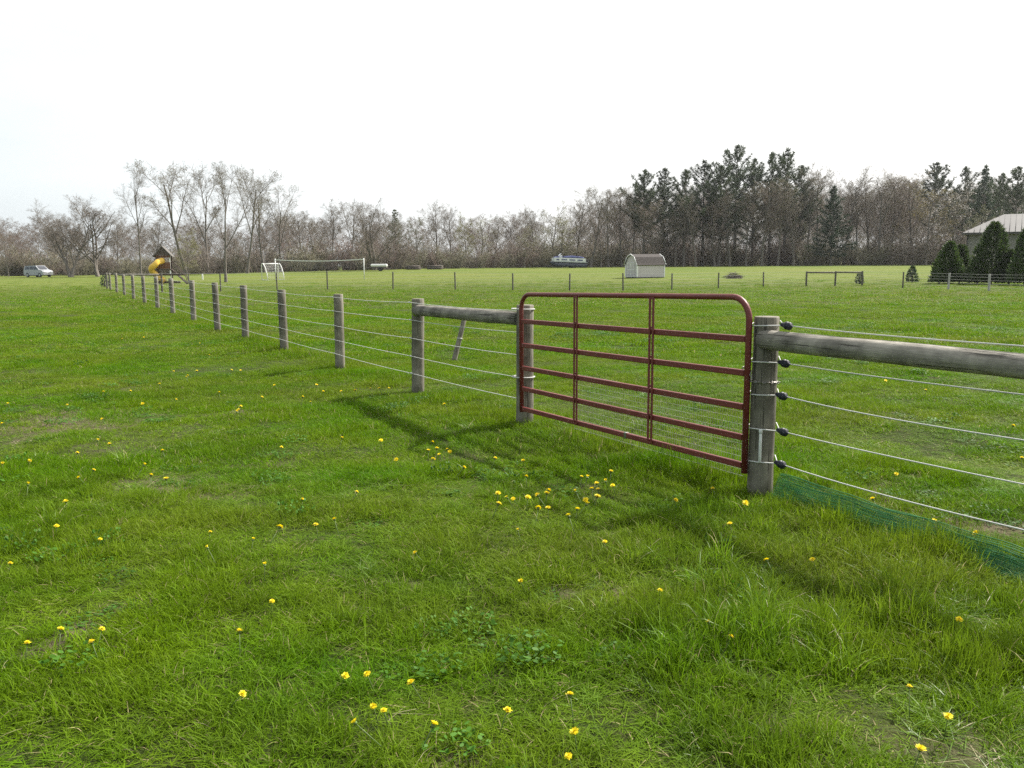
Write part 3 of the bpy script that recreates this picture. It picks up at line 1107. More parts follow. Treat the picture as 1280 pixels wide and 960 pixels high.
# undergrowth and the deeper wood: one mass each
def brush(seed, mat, n=26, h=3.6):
    r_ = random.Random(seed)
    mb = MB()
    for k in range(n):
        a, rr = r_.random() * 6.28, 1.1 * math.sqrt(r_.random())
        p0 = Vector((rr * math.cos(a), rr * math.sin(a), 0))
        hh = h * (0.45 + 0.6 * r_.random())
        d = Vector((math.cos(a) * .3, math.sin(a) * .3, 1)) + rvec(r_) * .2
        d.normalize()
        pts = [p0, p0 + d * hh * .4, p0 + (d + rvec(r_) * .15) * hh * .75, p0 + (d + rvec(r_) * .3) * hh]
        mb.tube(pts, [.035, .028, .018, .006], 3, cap=False)
        for j in range(15):
            t = 0.15 + 0.85 * r_.random()
            i = min(int(t * 3), 2)
            q = pts[i].lerp(pts[i + 1], t * 3 - i)
            e = (rvec(r_) + Vector((0, 0, .45))).normalized() * (0.35 + .7 * r_.random())
            mb.tube([q, q + e * .5 + rvec(r_) * .06, q + e], [.016, .012, .005], 3, cap=False)
    return mb.build('brush_kind_%d' % seed, mat, link=False)


BR = [brush(1, M['twig']), brush(2, M['olive_twig']), brush(3, M['olive_twig'], 34, 2.6), brush(4, M['twig'], 30, 4.6), brush(5, M['olive_twig'], 24, 3.8), brush(6, M['red_twig'], 30, 4.4)]
n = 700
x = rs.uniform(-150, 150, n)
x[:45] = rs.uniform(-12, 10, 45)
y = 148 + 42 * rs.rand(n) ** 1.2 + 8 * np.sin(x * .05)
ok = ~((x > -6) & (x < 4) & (rs.rand(n) < .1))
x, y = x[ok], y[ok]
n = len(x)
s_ = 0.45 + 0.6 * rs.rand(n) + 1.1 * fnoise(x, y, 16, 61) * rs.rand(n) + 0.35 * sstep(8, 30, x)
scatter('undergrowth', np.stack([x, y, gz(x, y) - .05], 1), np.stack([0 * x, 0 * x, rs.rand(n) * 6.28], 1),
        np.stack([s_ * 1.3, s_ * 1.3, s_], 1), rs.randint(0, 6, n), BR)
FARP = []
for kk, (kind, v_) in enumerate((('bare', 0), ('bare', 2), ('red', 0), ('olive', 1))):
    src = P[kind][v_]
    for part in src['parts'][1:2]:
        q = part.copy()
        q.name = 'far_tree_kind_%d' % kk
        FARP.append(q)
n = 460
y = 172 + 120 * rs.rand(n)
bear = rs.uniform(-0.72, 0.74, n)                       # sideways slope from the eye: the wood is taller to the right
bear = np.where(rs.rand(n) < 0.12, rs.uniform(0.08, 0.62, n), bear)
x = bear * y
s_ = (0.5 + 0.28 * rs.rand(n) + 0.42 * sstep(0.05, 0.2, bear) * (0.55 + 0.45 * rs.rand(n))) * (y / 200) ** .6
scatter('far_wood', np.stack([x, y, gz(x, y) - .1], 1), np.stack([0 * x, 0 * x, rs.rand(n) * 6.28], 1),
        np.stack([s_ * 1.45, s_ * 1.45, s_], 1), rs.randint(0, 4, n), FARP)

# ------------------------------------------------------------------ near fence, left run (along the lawn to the far corner)
def wobble_post(mb, x, y, z0, z1, r, lean=(0, 0), n=14, seed=0):
    r_ = random.Random(seed)
    k = 7
    pts, rad = [], []
    for i in range(k):
        t = i / (k - 1)
        pts.append((x + lean[0] * t + r_.uniform(-.003, .003), y + lean[1] * t + r_.uniform(-.003, .003), z0 + (z1 - z0) * t))
        rad.append(r * (1.04 - 0.07 * t + r_.uniform(-.015, .015)))
    pts.append((pts[-1][0], pts[-1][1], z1 + 0.006))
    rad[-1] = rad[-2]
    rad.append(rad[-1] * 0.93)
    mb.tube(pts, rad, n)
    return mb


def local_post(x, y, h, r, parent, mat, lean=(0, 0), seed=0, n=14, name='post'):
    """a post with its own origin at the foot so that its grain runs straight"""
    mb = wobble_post(MB(), 0, 0, -0.25, h, r, lean, n, seed)
    o = mb.build(name, mat, parent)
    o.location = (x, y, g(x, y))
    return o


left_fence = thing('wire_fence', 'long wire fence of round wooden posts running from the gate to the far left corner', 'fence')
LEFT = [(655, 1.26, .092), (520, 1.24, .083), (423, 1.22, .078), (354, 1.22, .080), (305.6, 1.25, .078), (271.5, 1.27, .080), (242, 1.27, .080),
        (217, 1.28, .082), (198, 1.31, .082), (182.4, 1.28, .082), (169, 1.28, .08), (158, 1.28, .08), (148.7, 1.30, .085), (141, 1.28, .08), (137, 1.28, .08)]
LP = []
for i, (px, h, r) in enumerate(LEFT):
    if px > 271:
        x, y = line_at(px, L0, L1)
    else:
        x, y = line_at(px, L1, L2)
    lean = (0.03, 0.0) if px == 520 else (0.012 * (-1) ** i, 0.0)
    if px == 520:
        x -= 0.0
    local_post(x, y, h, r, left_fence, M['post'], lean, seed=i)
    LP.append((x, y, h))
WIRE_H = [0.26, 0.49, 0.73, 0.97, 1.20]
r_ = random.Random(3)
for k, hh in enumerate(WIRE_H):
    pts = []
    for i, (x, y, h) in enumerate(LP):
        ox, oy = NF * 0.092
        q = Vector((x + ox, y + oy, g(x, y) + hh * h / 1.24))
        if i == 0:
            q = Vector((x + UF[0] * .14, y + UF[1] * .14, g(x, y) + hh))
        if pts:
            a = pts[-1]
            sag = 0.006 + 0.012 * r_.random()
            for t in (0.25, 0.5, 0.75):
                b = a.lerp(q, t)
                b.z -= sag * 4 * t * (1 - t)
                pts.append(b)
        pts.append(q)
    MB().tube(pts, 0.0038, 5).build('wire', M['rope'], left_fence)
# wire fixings on the posts of the near part
for i, (x, y, h) in enumerate(LP[1:8]):
    for hh in WIRE_H:
        c = Vector((x + NF[0] * .085, y + NF[1] * .085, g(x, y) + hh * h / 1.24))
        d = Vector((UF[0], UF[1], 0)) * 0.022
        MB().tube([c - d, c + d], 0.011, 6).build('insulator', M['tube'], left_fence)
# the top rail between the gate post and the next post
def rail(parent, A, B, r, mat, seed=0, name='rail'):
    """round rail as an object lying along its own X axis"""
    A, B = Vector(A), Vector(B)
    L = (B - A).length
    r2 = random.Random(seed)
    k = 9
    pts = [(L * i / (k - 1), r2.uniform(-.004, .004), r2.uniform(-.004, .004)) for i in range(k)]
    rad = [r * (1 + r2.uniform(-.03, .03)) for i in range(k)]
    o = MB().tube(pts, rad, 16).build(name, mat, parent)
    o.location = A
    o.rotation_euler = (B - A).to_track_quat('X', 'Z').to_euler()
    return o


x0, y0, h0 = LP[0]
x1, y1, h1 = LP[1]
a, b = np.array((x1, y1)), np.array((x0, y0))
ra = Vector((x1, y1, g(x1, y1) + 1.10)) + Vector((UF[0], UF[1], 0)) * -0.045
rb = Vector((x0, y0, g(x0, y0) + 1.115)) + Vector((UF[0], UF[1], 0)) * 0.085
rail(left_fence, ra, rb, 0.073, M['rail'], 4)
# lichen patch where the rail meets the post
mb = MB()
r2 = random.Random(9)
for k in range(60):
    a_ = -1.75 + r2.uniform(-.55, .55)
    rr = .087
    c = Vector((x1 + .024 + rr * math.cos(a_), y1 + rr * math.sin(a_), g(x1, y1) + 1.08 + r2.uniform(-.05, .06)))
    s = r2.uniform(.008, .018)
    u = Vector((-math.sin(a_), math.cos(a_), 0))
    nn = Vector((math.cos(a_), math.sin(a_), 0)) * .004
    mb.add([c + nn + u * s * math.cos(t) + Vector((0, 0, s * math.sin(t))) for t in [j * 1.0472 for j in range(6)]] + [c + nn * 2.2],
           [(j, (j + 1) % 6, 6) for j in range(6)], True)
mb.build('lichen', M['moss'], left_fence)


def ring(c, r, thick, n=18, tilt=(0, 0), squash=1.0, ax=(1, 0)):
    pts = []
    for i in range(n):
        t = 6.283 * i / n
        u, w = r * math.cos(t), r * math.sin(t) * squash
        pts.append(Vector((c[0] + ax[0] * u - ax[1] * w, c[1] + ax[1] * u + ax[0] * w, c[2] + tilt[0] * u + tilt[1] * w)))
    return MB().tube(pts, thick, 6, closed=True)


# ------------------------------------------------------------------ the red gate
GOFF = 0.105
gA = line_at(651.5, L0 + NF * GOFF, L1 + NF * GOFF)
gB = line_at(936.5, L0 + NF * GOFF, L1 + NF * GOFF)
gate = thing('gate', 'maroon tubular steel farm gate closed between two wooden posts', 'gate', (gA[0], gA[1], g(*gA)),
             math.atan2(gB[1] - gA[1], gB[0] - gA[0]))
GL = math.hypot(gB[0] - gA[0], gB[1] - gA[1])
gzA = g(*gA)
zl = [1.383, 1.106, .861, .626, .410, .198]
zr = [1.440, 1.145, .901, .655, .432, .226]
zl = [q - gzA for q in zl]
zr = [q - gzA for q in zr]
CR = 0.16
pts = [(0, 0, zl[-1] - .035)]
pts.append((0, 0, zl[0] - CR))
for i in range(1, 8):
    a = math.pi / 2 * i / 7
    pts.append((CR - CR * math.cos(a), 0, zl[0] - CR + CR * math.sin(a)))
for i in range(0, 8):
    a = math.pi / 2 * (1 - i / 7)
    pts.append((GL - CR + CR * math.cos(a), 0, zr[0] - CR + CR * math.sin(a)))
pts.append((GL, 0, zr[-1] - .055))
MB().tube(pts, 0.0225, 14).build('frame_tube', M['gate_red'], gate)


def beam(name, parent, A, B, w, h, mat):
    """straight rolled bar with softened edges"""
    A, B = Vector(A), Vector(B)
    L = (B - A).length
    mb = MB().box((0, 0, 0), (L, w, h), bevel=min(w, h) * .22)
    o = mb.build(name, mat, parent)
    o.location = (A + B) / 2
    o.rotation_euler = (B - A).to_track_quat('X', 'Z').to_euler()
    return o


for k in range(1, 6):
    beam('bar', gate, (0.023, 0, zl[k]), (GL - .023, 0, zr[k]), 0.030, 0.046, M['gate_red'])
for px in (722.0, 817.0):
    q = line_at(px, L0 + NF * GOFF, L1 + NF * GOFF)
    u = math.hypot(q[0] - gA[0], q[1] - gA[1])
    f_ = u / GL
    zt, zb = zl[0] * (1 - f_) + zr[0] * f_ - .012, zl[5] * (1 - f_) + zr[5] * f_ - .01
    mb = MB()
    # hat-shaped channel on the camera's side of the bars and its web
    for du in (-.021, .021):
        mb.box((u + du, -.0225, (zt + zb) / 2), (.019, .012, zt - zb), bevel=.002)
    for k in range(6):
        mb.box((u, -.0225, zb + (zt - zb) * (k + .02) / 5.04), (.024, .008, .02))
    mb.build('upright', M['gate_red'], gate)
# the welded wire panel tied behind the lower right two thirds
mb = MB()
u0 = GL * .30
z_lo, z_hi = .10, .66
k = 0
u = u0
while u < GL - .03:
    mb.tube([(u, .021, z_lo + .03), (u, .021, z_hi)], .0010, 3, cap=False)
    u += 0.025
for i in range(12):
    zz_ = z_lo + .04 + (z_hi - z_lo - .04) * i / 11
    mb.tube([(u0, .0232, zz_), (GL - .03, .0232, zz_)], .0011, 3, cap=False)
mb.build('wire_mesh', M['zinc'], gate)
# white rope ties and steel latch chain
inv = gate.matrix_basis.inverted()
hx, hy, hh_ = LP[0]
for zz_ in (1.225, .515):
    cen = np.array((hx, hy)) + NF * .018 + UF * -.01
    o = ring((cen[0], cen[1], g(hx, hy) + zz_), .122, .0065, 24, (0.03, 0), .90, NF).build('rope_tie', M['rope'], gate)
    o.matrix_parent_inverse = Matrix.Identity(4)
    o.data.transform(Matrix.Translation((-gA[0], -gA[1], -gzA)))
    o.data.transform(Matrix.Rotation(-gate.rotation_euler[2], 4, 'Z'))
PR = np.array(line_at(957, L0, L1))
mb = MB()
gdir = Vector((gB[0] - gA[0], gB[1] - gA[1], 0)).normalized()
pl = inv_p = Matrix.Rotation(-gate.rotation_euler[2], 4, 'Z') @ Matrix.Translation((-gA[0], -gA[1], -gzA))
bpy.context.view_layer.update()
pc = pl @ Vector((PR[0], PR[1], g(*PR)))
zc = zr[2] - .0
cp = [Vector((GL - .03, -.03, zc + .03)), Vector((GL - .035, .005, zc + .045)), Vector((GL + .0, .03, zc + .02)), Vector((GL + .03, .0, zc - .0)),
      Vector((GL + .055, -.012, zc - .03)), Vector((pc.x - .06, pc.y - .085, zc - .05))]
for a in np.linspace(-2.2, 1.0, 12):
    cp.append(Vector((pc.x + .107 * math.cos(a - .2), pc.y + .107 * math.sin(a - .2), zc - .055 - .004 * math.sin(a * 2))))
acc = 0
for i in range(len(cp) - 1):
    a, b = cp[i], cp[i + 1]
    nl = max(1, int((b - a).length / .02))
    for j in range(nl):
        c = a.lerp(b, (j + .5) / nl)
        d = (b - a).normalized()
        s = d.cross(Vector((0, 0, 1))).normalized() if acc % 2 else Vector((0, 0, 1))
        acc += 1
        mb.tube([c + d * .014 * math.cos(t) + s * .008 * math.sin(t) for t in [q * 6.283 / 8 for q in range(8)]], .0026, 5, closed=True)
mb.build('latch_chain', M['chain'], gate)
# steel clamp on the bottom bar
f_ = .56
MB().box((GL * f_, -.0, zl[5] * (1 - f_) + zr[5] * f_), (.03, .040, .056), bevel=.004).build('clamp', M['chain'], gate)

# ------------------------------------------------------------------ right run of the near fence
right_fence = thing('wire_fence', 'short wire fence with a thick top rail and black insulators at the right edge', 'fence')
local_post(PR[0], PR[1], 1.30, .090, right_fence, M['post'], (0.006, 0), seed=31, n=18)
E2 = L0 - UF * 2.55
local_post(E2[0], E2[1], 1.30, .088, right_fence, M['post'], (0, 0), seed=32)
zpr = g(*PR)
ud = Vector((-UF[0], -UF[1], 0))          # towards the camera's right
nf = Vector((NF[0], NF[1], 0))
ra = Vector((PR[0], PR[1], zpr + 1.147)) + ud * 0.02 + nf * .045
rb = Vector((E2[0], E2[1], zpr + 1.125)) + nf * .03
rail(right_fence, ra, rb, 0.070, M['rail'], 12)
RH = [1.255, 1.0, 0.765, 0.52, 0.28]
for k, hh in enumerate(RH):
    z = zpr + hh
    w = MB()
    # loop round the post, then the two strands to the insulator
    pts = []
    pcv = Vector((PR[0], PR[1], z))
    for a in np.linspace(-1.15, 1.15, 15):
        q = -ud * (math.cos(a) * .096) + nf * (math.sin(a) * .096)
        pts.append(pcv + q + Vector((0, 0, -.012 * math.sin(a) + .004 * math.cos(3 * a))))
    ins = pcv + ud * (.215 - .01 * (k % 3)) + nf * .02 + Vector((0, 0, -.002 - .006 * (k % 2)))
    pts = [ins - ud * .03] + [pcv + ud * .05 - nf * .092 + Vector((0, 0, .02))] + pts + [pcv + ud * .05 + nf * .094 + Vector((0, 0, -.008)), ins - ud * .03]
    w.tube(pts, .0042, 6)
    end = Vector((E2[0], E2[1], zpr + hh - .012)) + nf * .0
    pts = []
    for t in np.linspace(0, 1, 15):
        q = (ins + ud * .025).lerp(end, t)
        q.z -= (.012 + .014 * (k in (2, 4))) * 4 * t * (1 - t) * (1.5 - t)
        pts.append(q)
    w.tube(pts, .0042, 6)
    wo = w.build('wire', M['rope'], right_fence)
    mb = MB()
    ax = (ud + Vector((0, 0, -.12))).normalized()
    prof = [(-.052, .008), (-.048, .018), (-.020, .024), (-.012, .034), (.0, .036), (.004, .026), (.010, .036), (.022, .034), (.026, .014), (.040, .008)]
    mb.tube([ins + ax * t * 1.1 for t, q in prof], [q * .8 for t, q in prof], 12)
    mb.build('insulator', M['insulator'], wo)
# small metal band round the post below the second wire
ring((PR[0], PR[1], zpr + .845), .0945, .004, 18).build('band', M['chain'], right_fence)

# the cloudy plastic tube fixed to the post
ta = math.atan2(-PR[1], -PR[0]) - .06
tb = Vector((PR[0] + .104 * math.cos(ta), PR[1] + .104 * math.sin(ta), zpr))
gauge = thing('plastic_tube', 'slim cloudy white plastic tube fixed upright low on the post right of the gate', 'tube', tb)
MB().tube([(0, 0, .27), (0, 0, .275), (0, 0, .485), (0, 0, .487)], [.008, .0105, .0105, .009], 10).build('tube_body', M['tube'], gauge)
MB().tube([(0, 0, .484), (0, 0, .490), (0, 0, .510), (0, 0, .513)], [.012, .0135, .0135, .010], 10).build('cap', M['tube'], gauge)

# green plastic netting along the foot of the right run
mb = MB()
r2 = random.Random(77)
S0, S1 = .13, 3.3


def net_pt(u, v, lay):
    """u along the fence, v 0..1 from the ground up, lay = fold"""
    s = S0 + (S1 - S0) * u
    hgt = (.20 - .15 * min(u, .6) + .012 * math.sin(5 * u + lay) + .008 * math.sin(17 * u + 2 * lay)) * (1 - .12 * lay)
    side = .05 - .06 * v + .022 * lay + .02 * math.sin(9 * u + lay * 2) + .03 * math.sin(v * 3.0 + lay)
    b = L0 - UF * s + NF * side
    return Vector((b[0], b[1], g(b[0], b[1]) + .006 + hgt * v ** (1.15 if lay else .9) + .006 * math.sin(40 * u + lay)))


for lay in (0, 1, 2):
    nrow = 20
    for i in range(nrow):
        v_ = i / (nrow - 1)
        mb.tint = r2.random()
        ph = r2.random() * 6
        rad_ = .0028 if i in (0, nrow - 1) else r2.choice((.0012, .0014, .0017))
        mb.tube([net_pt(k / 70, min(1, max(0, v_ + .02 * math.sin(k * .35 + ph))), lay) for k in range(71)], rad_, 4, cap=False)
    for k in range(220):
        u = k / 219
        mb.tint = r2.random()
        mb.tube([net_pt(u + .002 * math.sin(i * 2 + k), i / 6, lay) for i in range(7)], .0013, 3, cap=False)
net = mb.build('garden_netting', M['net'], None, tints=True)
tag(net, 'strip of crumpled green plastic netting along the ground under the right hand fence', 'netting')

# the leaning stake beyond the rail
sx, sy = at(567.5, 447)
stake = thing('stake', 'leaning grey wooden stake standing in the paddock behind the short top rail', 'stake', (sx, sy, g(sx, sy)))
MB().tube([(-.02, 0, -.15), (0, 0, 0), (.14, .12, .55), (.21, .18, .84), (.212, .182, .846)], [.05, .05, .046, .044, .038], 9).build('shaft', M['post'], stake)
MB().tube([(.10, .085, .38), (.104, .09, .41)], [.052, .052], 9).build('band', M['zinc'], stake)

# ------------------------------------------------------------------ cross fence at the far side of the paddock
cross = thing('wire_fence', 'thin wire fence crossing the field in front of the wood, with braced sections', 'fence')
CROSS = [(148.7, 56, 1.3), (202, 57, 1.3), (275, 58, 1.25), (346, 60, 1.25), (409, 60.5, 1.33), (491, 60, 1.25), (569, 58.5, 1.2), (641, 56, 1.12), (712, 54, 1.1), (779, 53, 1.12),
         (840, 55.5, 1.05), (898, 57.5, 1.06), (954.5, 59.5, 1.06), (1008, 61.5, 1.06), (1044, 61.5, 1.06), (1078, 61, 1.06), (1129, 55, 1.04), (1186, 52.5, .98), (1237, 48, .98), (1293, 44.5, .98), (1352, 42, .98)]
CP = []
for i, (px, y, h) in enumerate(CROSS):
    x = at_y(px, 350, y)[0]
    if i:
        local_post(x, y, h, .066 if px > 1150 else .05 if not (1000 < px < 1090 or px < 210) else .07, cross,
                   M['pale_post'] if px > 1150 else M['thin_post'], ((i % 3 - 1) * .02, 0), seed=60 + i, n=8)
    CP.append((x, y, h))
for k, f_ in enumerate((.22, .42, .62, .80, .97)):
    pts = [Vector((x, y - .06, g(x, y) + h * f_)) for x, y, h in CP]
    MB().tube(pts, .005, 4).build('wire', M['dull_wire'], cross)
for i, j in ((0, 1), (13, 14), (14, 15)):
    a, b = CP[i], CP[j]
    rail(cross, (a[0], a[1], g(a[0], a[1]) + a[2] * .93), (b[0], b[1], g(b[0], b[1]) + b[2] * .90), .06, M['post' if i else 'rail'], 70 + i)

# ------------------------------------------------------------------ dandelions
def dandelion_meshes():
    out_ = []
    for s in range(5):
        r2 = random.Random(200 + s)
        shut = (0, 0, .15, .45, .75)[s]           # how far the head has closed
        mb = MB()
        R0 = .0185
        for layer, (np_, rl, zz_, up) in enumerate(((20, R0, 0, .10), (18, R0 * .82, .002, .35), (14, R0 * .6, .004, .7), (9, R0 * .36, .006, 1.1))):
            for k in range(np_):
                a = 6.283 * (k + r2.random() * .6) / np_
                up_ = up + shut * (1.25 - up) + r2.uniform(-.12, .12)
                mb.tint = r2.random()
                d = Vector((math.cos(a) * math.cos(up_), math.sin(a) * math.cos(up_), math.sin(up_)))
                t = Vector((-math.sin(a), math.cos(a), 0))
                w_ = .0028
                c = Vector((0, 0, zz_))
                L = rl * (.78 + .36 * r2.random())
                mb.add([c - t * w_ * .5, c + t * w_ * .5, c + d * L * .8 + t * w_ * .8, c + d * L, c + d * L * .8 - t * w_ * .8], [(0, 1, 2, 3, 4)])
        head = mb.build('flower_head', M['petal'], link=False, tints=True)
        mb = MB()
        mb.tube([(0, 0, -.010), (0, 0, -.006), (0, 0, 0)], [.004, .007, .0085], 8)
        cup = mb.build('calyx', M['stem'], link=False)
        lx = r2.uniform(-.02, .02)
        st = MB().tube([(lx, .01, -.14), (lx * .5, .004, -.06), (0, 0, -.008)], [.0022, .002, .0018], 5).build('stem', M['stem'], link=False)
        out_.append((head, cup, st))
    return out_


DM = dandelion_meshes()
r2 = random.Random(12)


def dandelion(px, py, label, group=None, s=1.0):
    hgt = r2.uniform(.08, .115)
    x, y = at(px, py, hgt)
    root = thing('dandelion', label, 'flower', (x, y, g(x, y) + hgt + r2.uniform(-.01, .015)), r2.random() * 6.28, group)
    root.rotation_euler = (r2.gauss(.1, .3), r2.gauss(0, .3), r2.random() * 6.28)
    k = s * r2.uniform(.72, 1.02)
    root.scale = (k, k, k)
    head, cup, st = DM[r2.choice((0, 0, 1, 1, 2, 2, 0, 1, 2, 3, 4))]
    for q in (head, cup, st):
        c_ = q.copy()
        COL.objects.link(c_)
        c_.parent = root
    return root


SINGLE = [
    (13, 705, 'dandelion at the left edge of the photo, above the bare patch'),
    (125.6, 681, 'dandelion on the left lawn, straight above the three round the bare patch'),
    (71, 660, 'dandelion on the left lawn, uppermost of the loose left edge ones'),
    (260, 696, 'faint dandelion just below the pair left of centre lawn'),
    (263, 669, 'left one of two dandelions level with each other on the left lawn'),
    (316.6, 678, 'right one of two dandelions level with each other on the left lawn'),
    (331.5, 717.5, 'bright lone dandelion left of centre in the mown lawn'),
    (340.5, 761, 'half closed small dandelion below the bright lone one left of centre'),
    (300, 803, 'bright dandelion right of the dark grass tuft at lower left'),
    (115.5, 813.5, 'biggest dandelion in front of the bare patch at lower left'),
    (128.6, 799, 'dandelion at the right rim of the bare patch at lower left'),
    (77, 798, 'small dandelion at the left rim of the bare patch at lower left'),
    (35, 814, 'orange tinted dandelion near the left edge beside dark soil'),
    (432, 853, 'wide open dandelion, left one of the near pair level with each other'),
    (459, 850, 'smaller dandelion, right one of the near pair level with each other'),
    (467, 897, 'dandelion left one of two touching near the bottom centre left'),
    (480, 893, 'dandelion right one of two touching near the bottom centre left'),
    (444, 916, 'bright dandelion just below the two touching ones'),
    (304, 883, 'dull half closed dandelion in longer grass at lower left'),
    (519, 697.6, 'bright lone dandelion in the smooth lawn left of centre'),
    (651, 735, 'dandelion on a tall stem in the middle of the lawn'),
    (647.5, 670, 'dandelion just below the scatter before the gate, left end'),
    (756, 681, 'dandelion in the gate shadow below the scatter'),
    (825, 740, 'bright round dandelion on the shadow side right of centre'),
    (514, 856, 'small dandelion right of the near level pair'),
    (634.4, 895, 'bright lone dandelion near the bottom centre'),
    (712.8, 875, 'topmost of three dandelions in a column at the bottom centre'),
    (718, 921, 'middle one of three dandelions in a column at the bottom centre'),
    (710.5, 954, 'lowest of three dandelions in a column, cut by the bottom edge'),
    (542, 916, 'faded orange dandelion head at the bottom left of centre'),
    (885.5, 782, 'left one of two close dandelions in the rough grass right of centre'),
    (913.6, 802.6, 'right one of two close dandelions in the rough grass right of centre'),
    (958.6, 698, 'dandelion straight below the post right of the gate'),
    (1015.6, 703, 'dandelion beside dry stalks in front of the green netting'),
    (1199, 774.5, 'dandelion in the rough grass nearest the right edge'),
    (1136, 867.5, 'bright lone dandelion in the rough grass at lower right'),
    (1184, 908, 'dull dandelion above the bare patch at lower right'),
    (1149, 956, 'dandelion at the bottom edge beside the bare patch'),
]
ZONES = [
    ('yellow dandelion in the scatter on the grass before the red gate', 'dandelions before the gate',
     [(622.5, 623), (634, 624.7), (641.6, 628), (660, 626), (671.6, 621.6), (683.4, 620), (686, 615.6), (623.4, 636), (673, 638), (685, 638), (711, 648), (719.7, 617.5), (727, 599.4),
      (734.4, 598.4), (745.6, 604.7), (757, 604.4), (763.7, 592.8), (739.7, 614.4), (747.5, 614.7), (746.6, 621.6), (732, 626), (733, 631), (721.6, 637), (766, 610), (658, 594.7)]),
    ('yellow dandelion in the shade below the right half of the gate', 'dandelions in the shade of the gate',
     [(844.4, 627), (891, 610.6), (932, 631.6), (912.5, 654)]),
    ('yellow dandelion in the tight cluster where the shadows of rail and gate post meet', 'dandelions at the shadow corner',
     [(546, 557.5), (535.6, 562), (549, 569), (562.5, 564), (541.6, 573.4), (540.6, 548), (559, 561), (580, 585), (619, 573), (654, 579)]),
    ('small dandelion in the line left of the second fence post from the gate', 'dandelions by the second post',
     [(404, 487), (426.6, 488), (444, 488), (463, 486), (474, 486.6), (486, 485.6), (395.6, 478), (378.4, 493), (388.4, 499), (343, 477), (555.6, 506.6), (327.5, 494)]),
    ('small dandelion in the middle of the lawn left of the shadow corner', 'dandelions on the middle lawn',
     [(476, 549), (495.6, 577.5), (351.6, 557), (427.5, 546.6), (446, 617), (395, 660), (418, 653), (350, 661), (378, 623)]),
    ('small dandelion beside the dry spot on the left lawn', 'dandelions by the dry spot', [(298, 509), (296, 512.5), (274, 488), (301, 507)]),
    ('small dandelion scattered over the open lawn at the left', 'dandelions on the left lawn',
     [(2, 524), (127.5, 524), (178, 500), (84, 505.5), (122.5, 552), (137, 557), (37, 575), (97, 568.5), (3, 577.5), (203, 560.5), (163, 485), (220, 494), (10, 503), (129, 487),
      (117.5, 590), (189, 595), (207.5, 598), (180, 583), (98.5, 597.5), (82.5, 628.5), (35, 602.5)]),
    ('tiny far dandelion on the lawn along the left fence posts', 'far dandelions along the left fence',
     [(233, 471), (234.5, 469), (217, 464), (246, 464), (262, 443), (250, 431), (289.5, 462), (301, 461), (199, 477), (180, 423), (153, 424)]),
    ('yellow dandelion in the paddock behind the right hand wires', 'dandelions behind the wires',
     [(1277, 574), (1266, 539), (1091, 624), (1120, 596), (1167.5, 654), (1220, 668), (1157, 491), (1107, 479), (1176, 666)]),
]
for px, py, lab in SINGLE:
    dandelion(px, py, lab)
for lab, grp, pts in ZONES:
    for px, py in pts:
        dandelion(px, py, lab, grp, 1.3)

# ------------------------------------------------------------------ far things on the field
# play tower with slide and climbing ramp
M['dark_wood'] = simple('dark_stained_timber', (0.085, 0.06, 0.045), (0.055, 0.042, 0.034), 0.8, scale=4)
M['red_wood'] = simple('red_brown_timber', (0.16, 0.075, 0.04), (0.12, 0.055, 0.03), 0.8, scale=4)
M['shingle'] = simple('grey_play_roof', (0.115, 0.105, 0.095), (0.085, 0.08, 0.073), 0.9, scale=6)
M['yellow'] = simple('yellow_slide_plastic', (0.72, 0.46, 0.06), (0.66, 0.40, 0.05), 0.4, scale=2)
M['white'] = simple('white_paint', (0.74, 0.74, 0.72), (0.66, 0.66, 0.65), 0.5, scale=3)
Yp = 84.0
xl, zt = at_y(195.5, 318, Yp)
pz = g(at_y(205, 350, Yp)[0], Yp)
pxc = at_y(206.5, 350, Yp)[0]
play = thing('play_tower', 'wooden play tower with a gabled roof, yellow tube slide and climbing ramp', 'play tower', (pxc, Yp, pz), R(14))
play.scale = (.82, .82, 1)
for sx_, sy_ in ((-.75, -.75), (.75, -.75), (.75, .75), (-.75, .75)):
    MB().box((sx_, sy_, 1.42), (.13, .13, 2.86)).build('post', M['white'] if (sx_ > 0 and sy_ < 0) else M['dark_wood'], play)
MB().box((0, 0, 1.45), (1.75, 1.75, .12)).build('deck', M['dark_wood'], play)
mb = MB()
for s in (-1, 1):
    mb.box((0, .84 * s, 1.85), (1.6, .05, .62))
mb.box((-.84, 0, 2.66), (.05, 1.6, .24))
mb.box((0, -.84, 2.72), (1.6, .05, .22))
mb.build('wall', M['red_wood'], play)
rf = MB()
for s in (-1, 1):
    rf.add([(0, -1.05, 3.75), (s * 1.12, -1.05, 2.72), (s * 1.12, 1.05, 2.72), (0, 1.05, 3.75),
            (0, -1.05, 3.66), (s * 1.07, -1.05, 2.66), (s * 1.07, 1.05, 2.66), (0, 1.05, 3.66)],
           [(0, 1, 2, 3), (4, 7, 6, 5), (0, 4, 5, 1), (1, 5, 6, 2), (2, 6, 7, 3)])
ro = rf.build('roof', M['shingle'], play)
MB().add([(-.95, -.98, 2.84), (.95, -.98, 2.84), (0, -.98, 3.66), (-.95, -.93, 2.84), (.95, -.93, 2.84), (0, -.93, 3.66)],
         [(0, 1, 2), (3, 5, 4), (0, 3, 4, 1), (1, 4, 5, 2), (2, 5, 3, 0)]).build('gable', M['dark_wood'], ro)
pts = []
for i in range(26):
    t = i / 25
    a = -1.6 - t * 4.0
    rr = .75
    pts.append((-.55 + rr * math.cos(a) * min(1, t * 3), -1.25 + rr * math.sin(a) * min(1, t * 3) * .8 - .15 * t, 2.25 - 1.95 * t))
pts = [(-.05, -.75, 2.32)] + [(-.1, -1.0, 2.29)] + pts[1:]
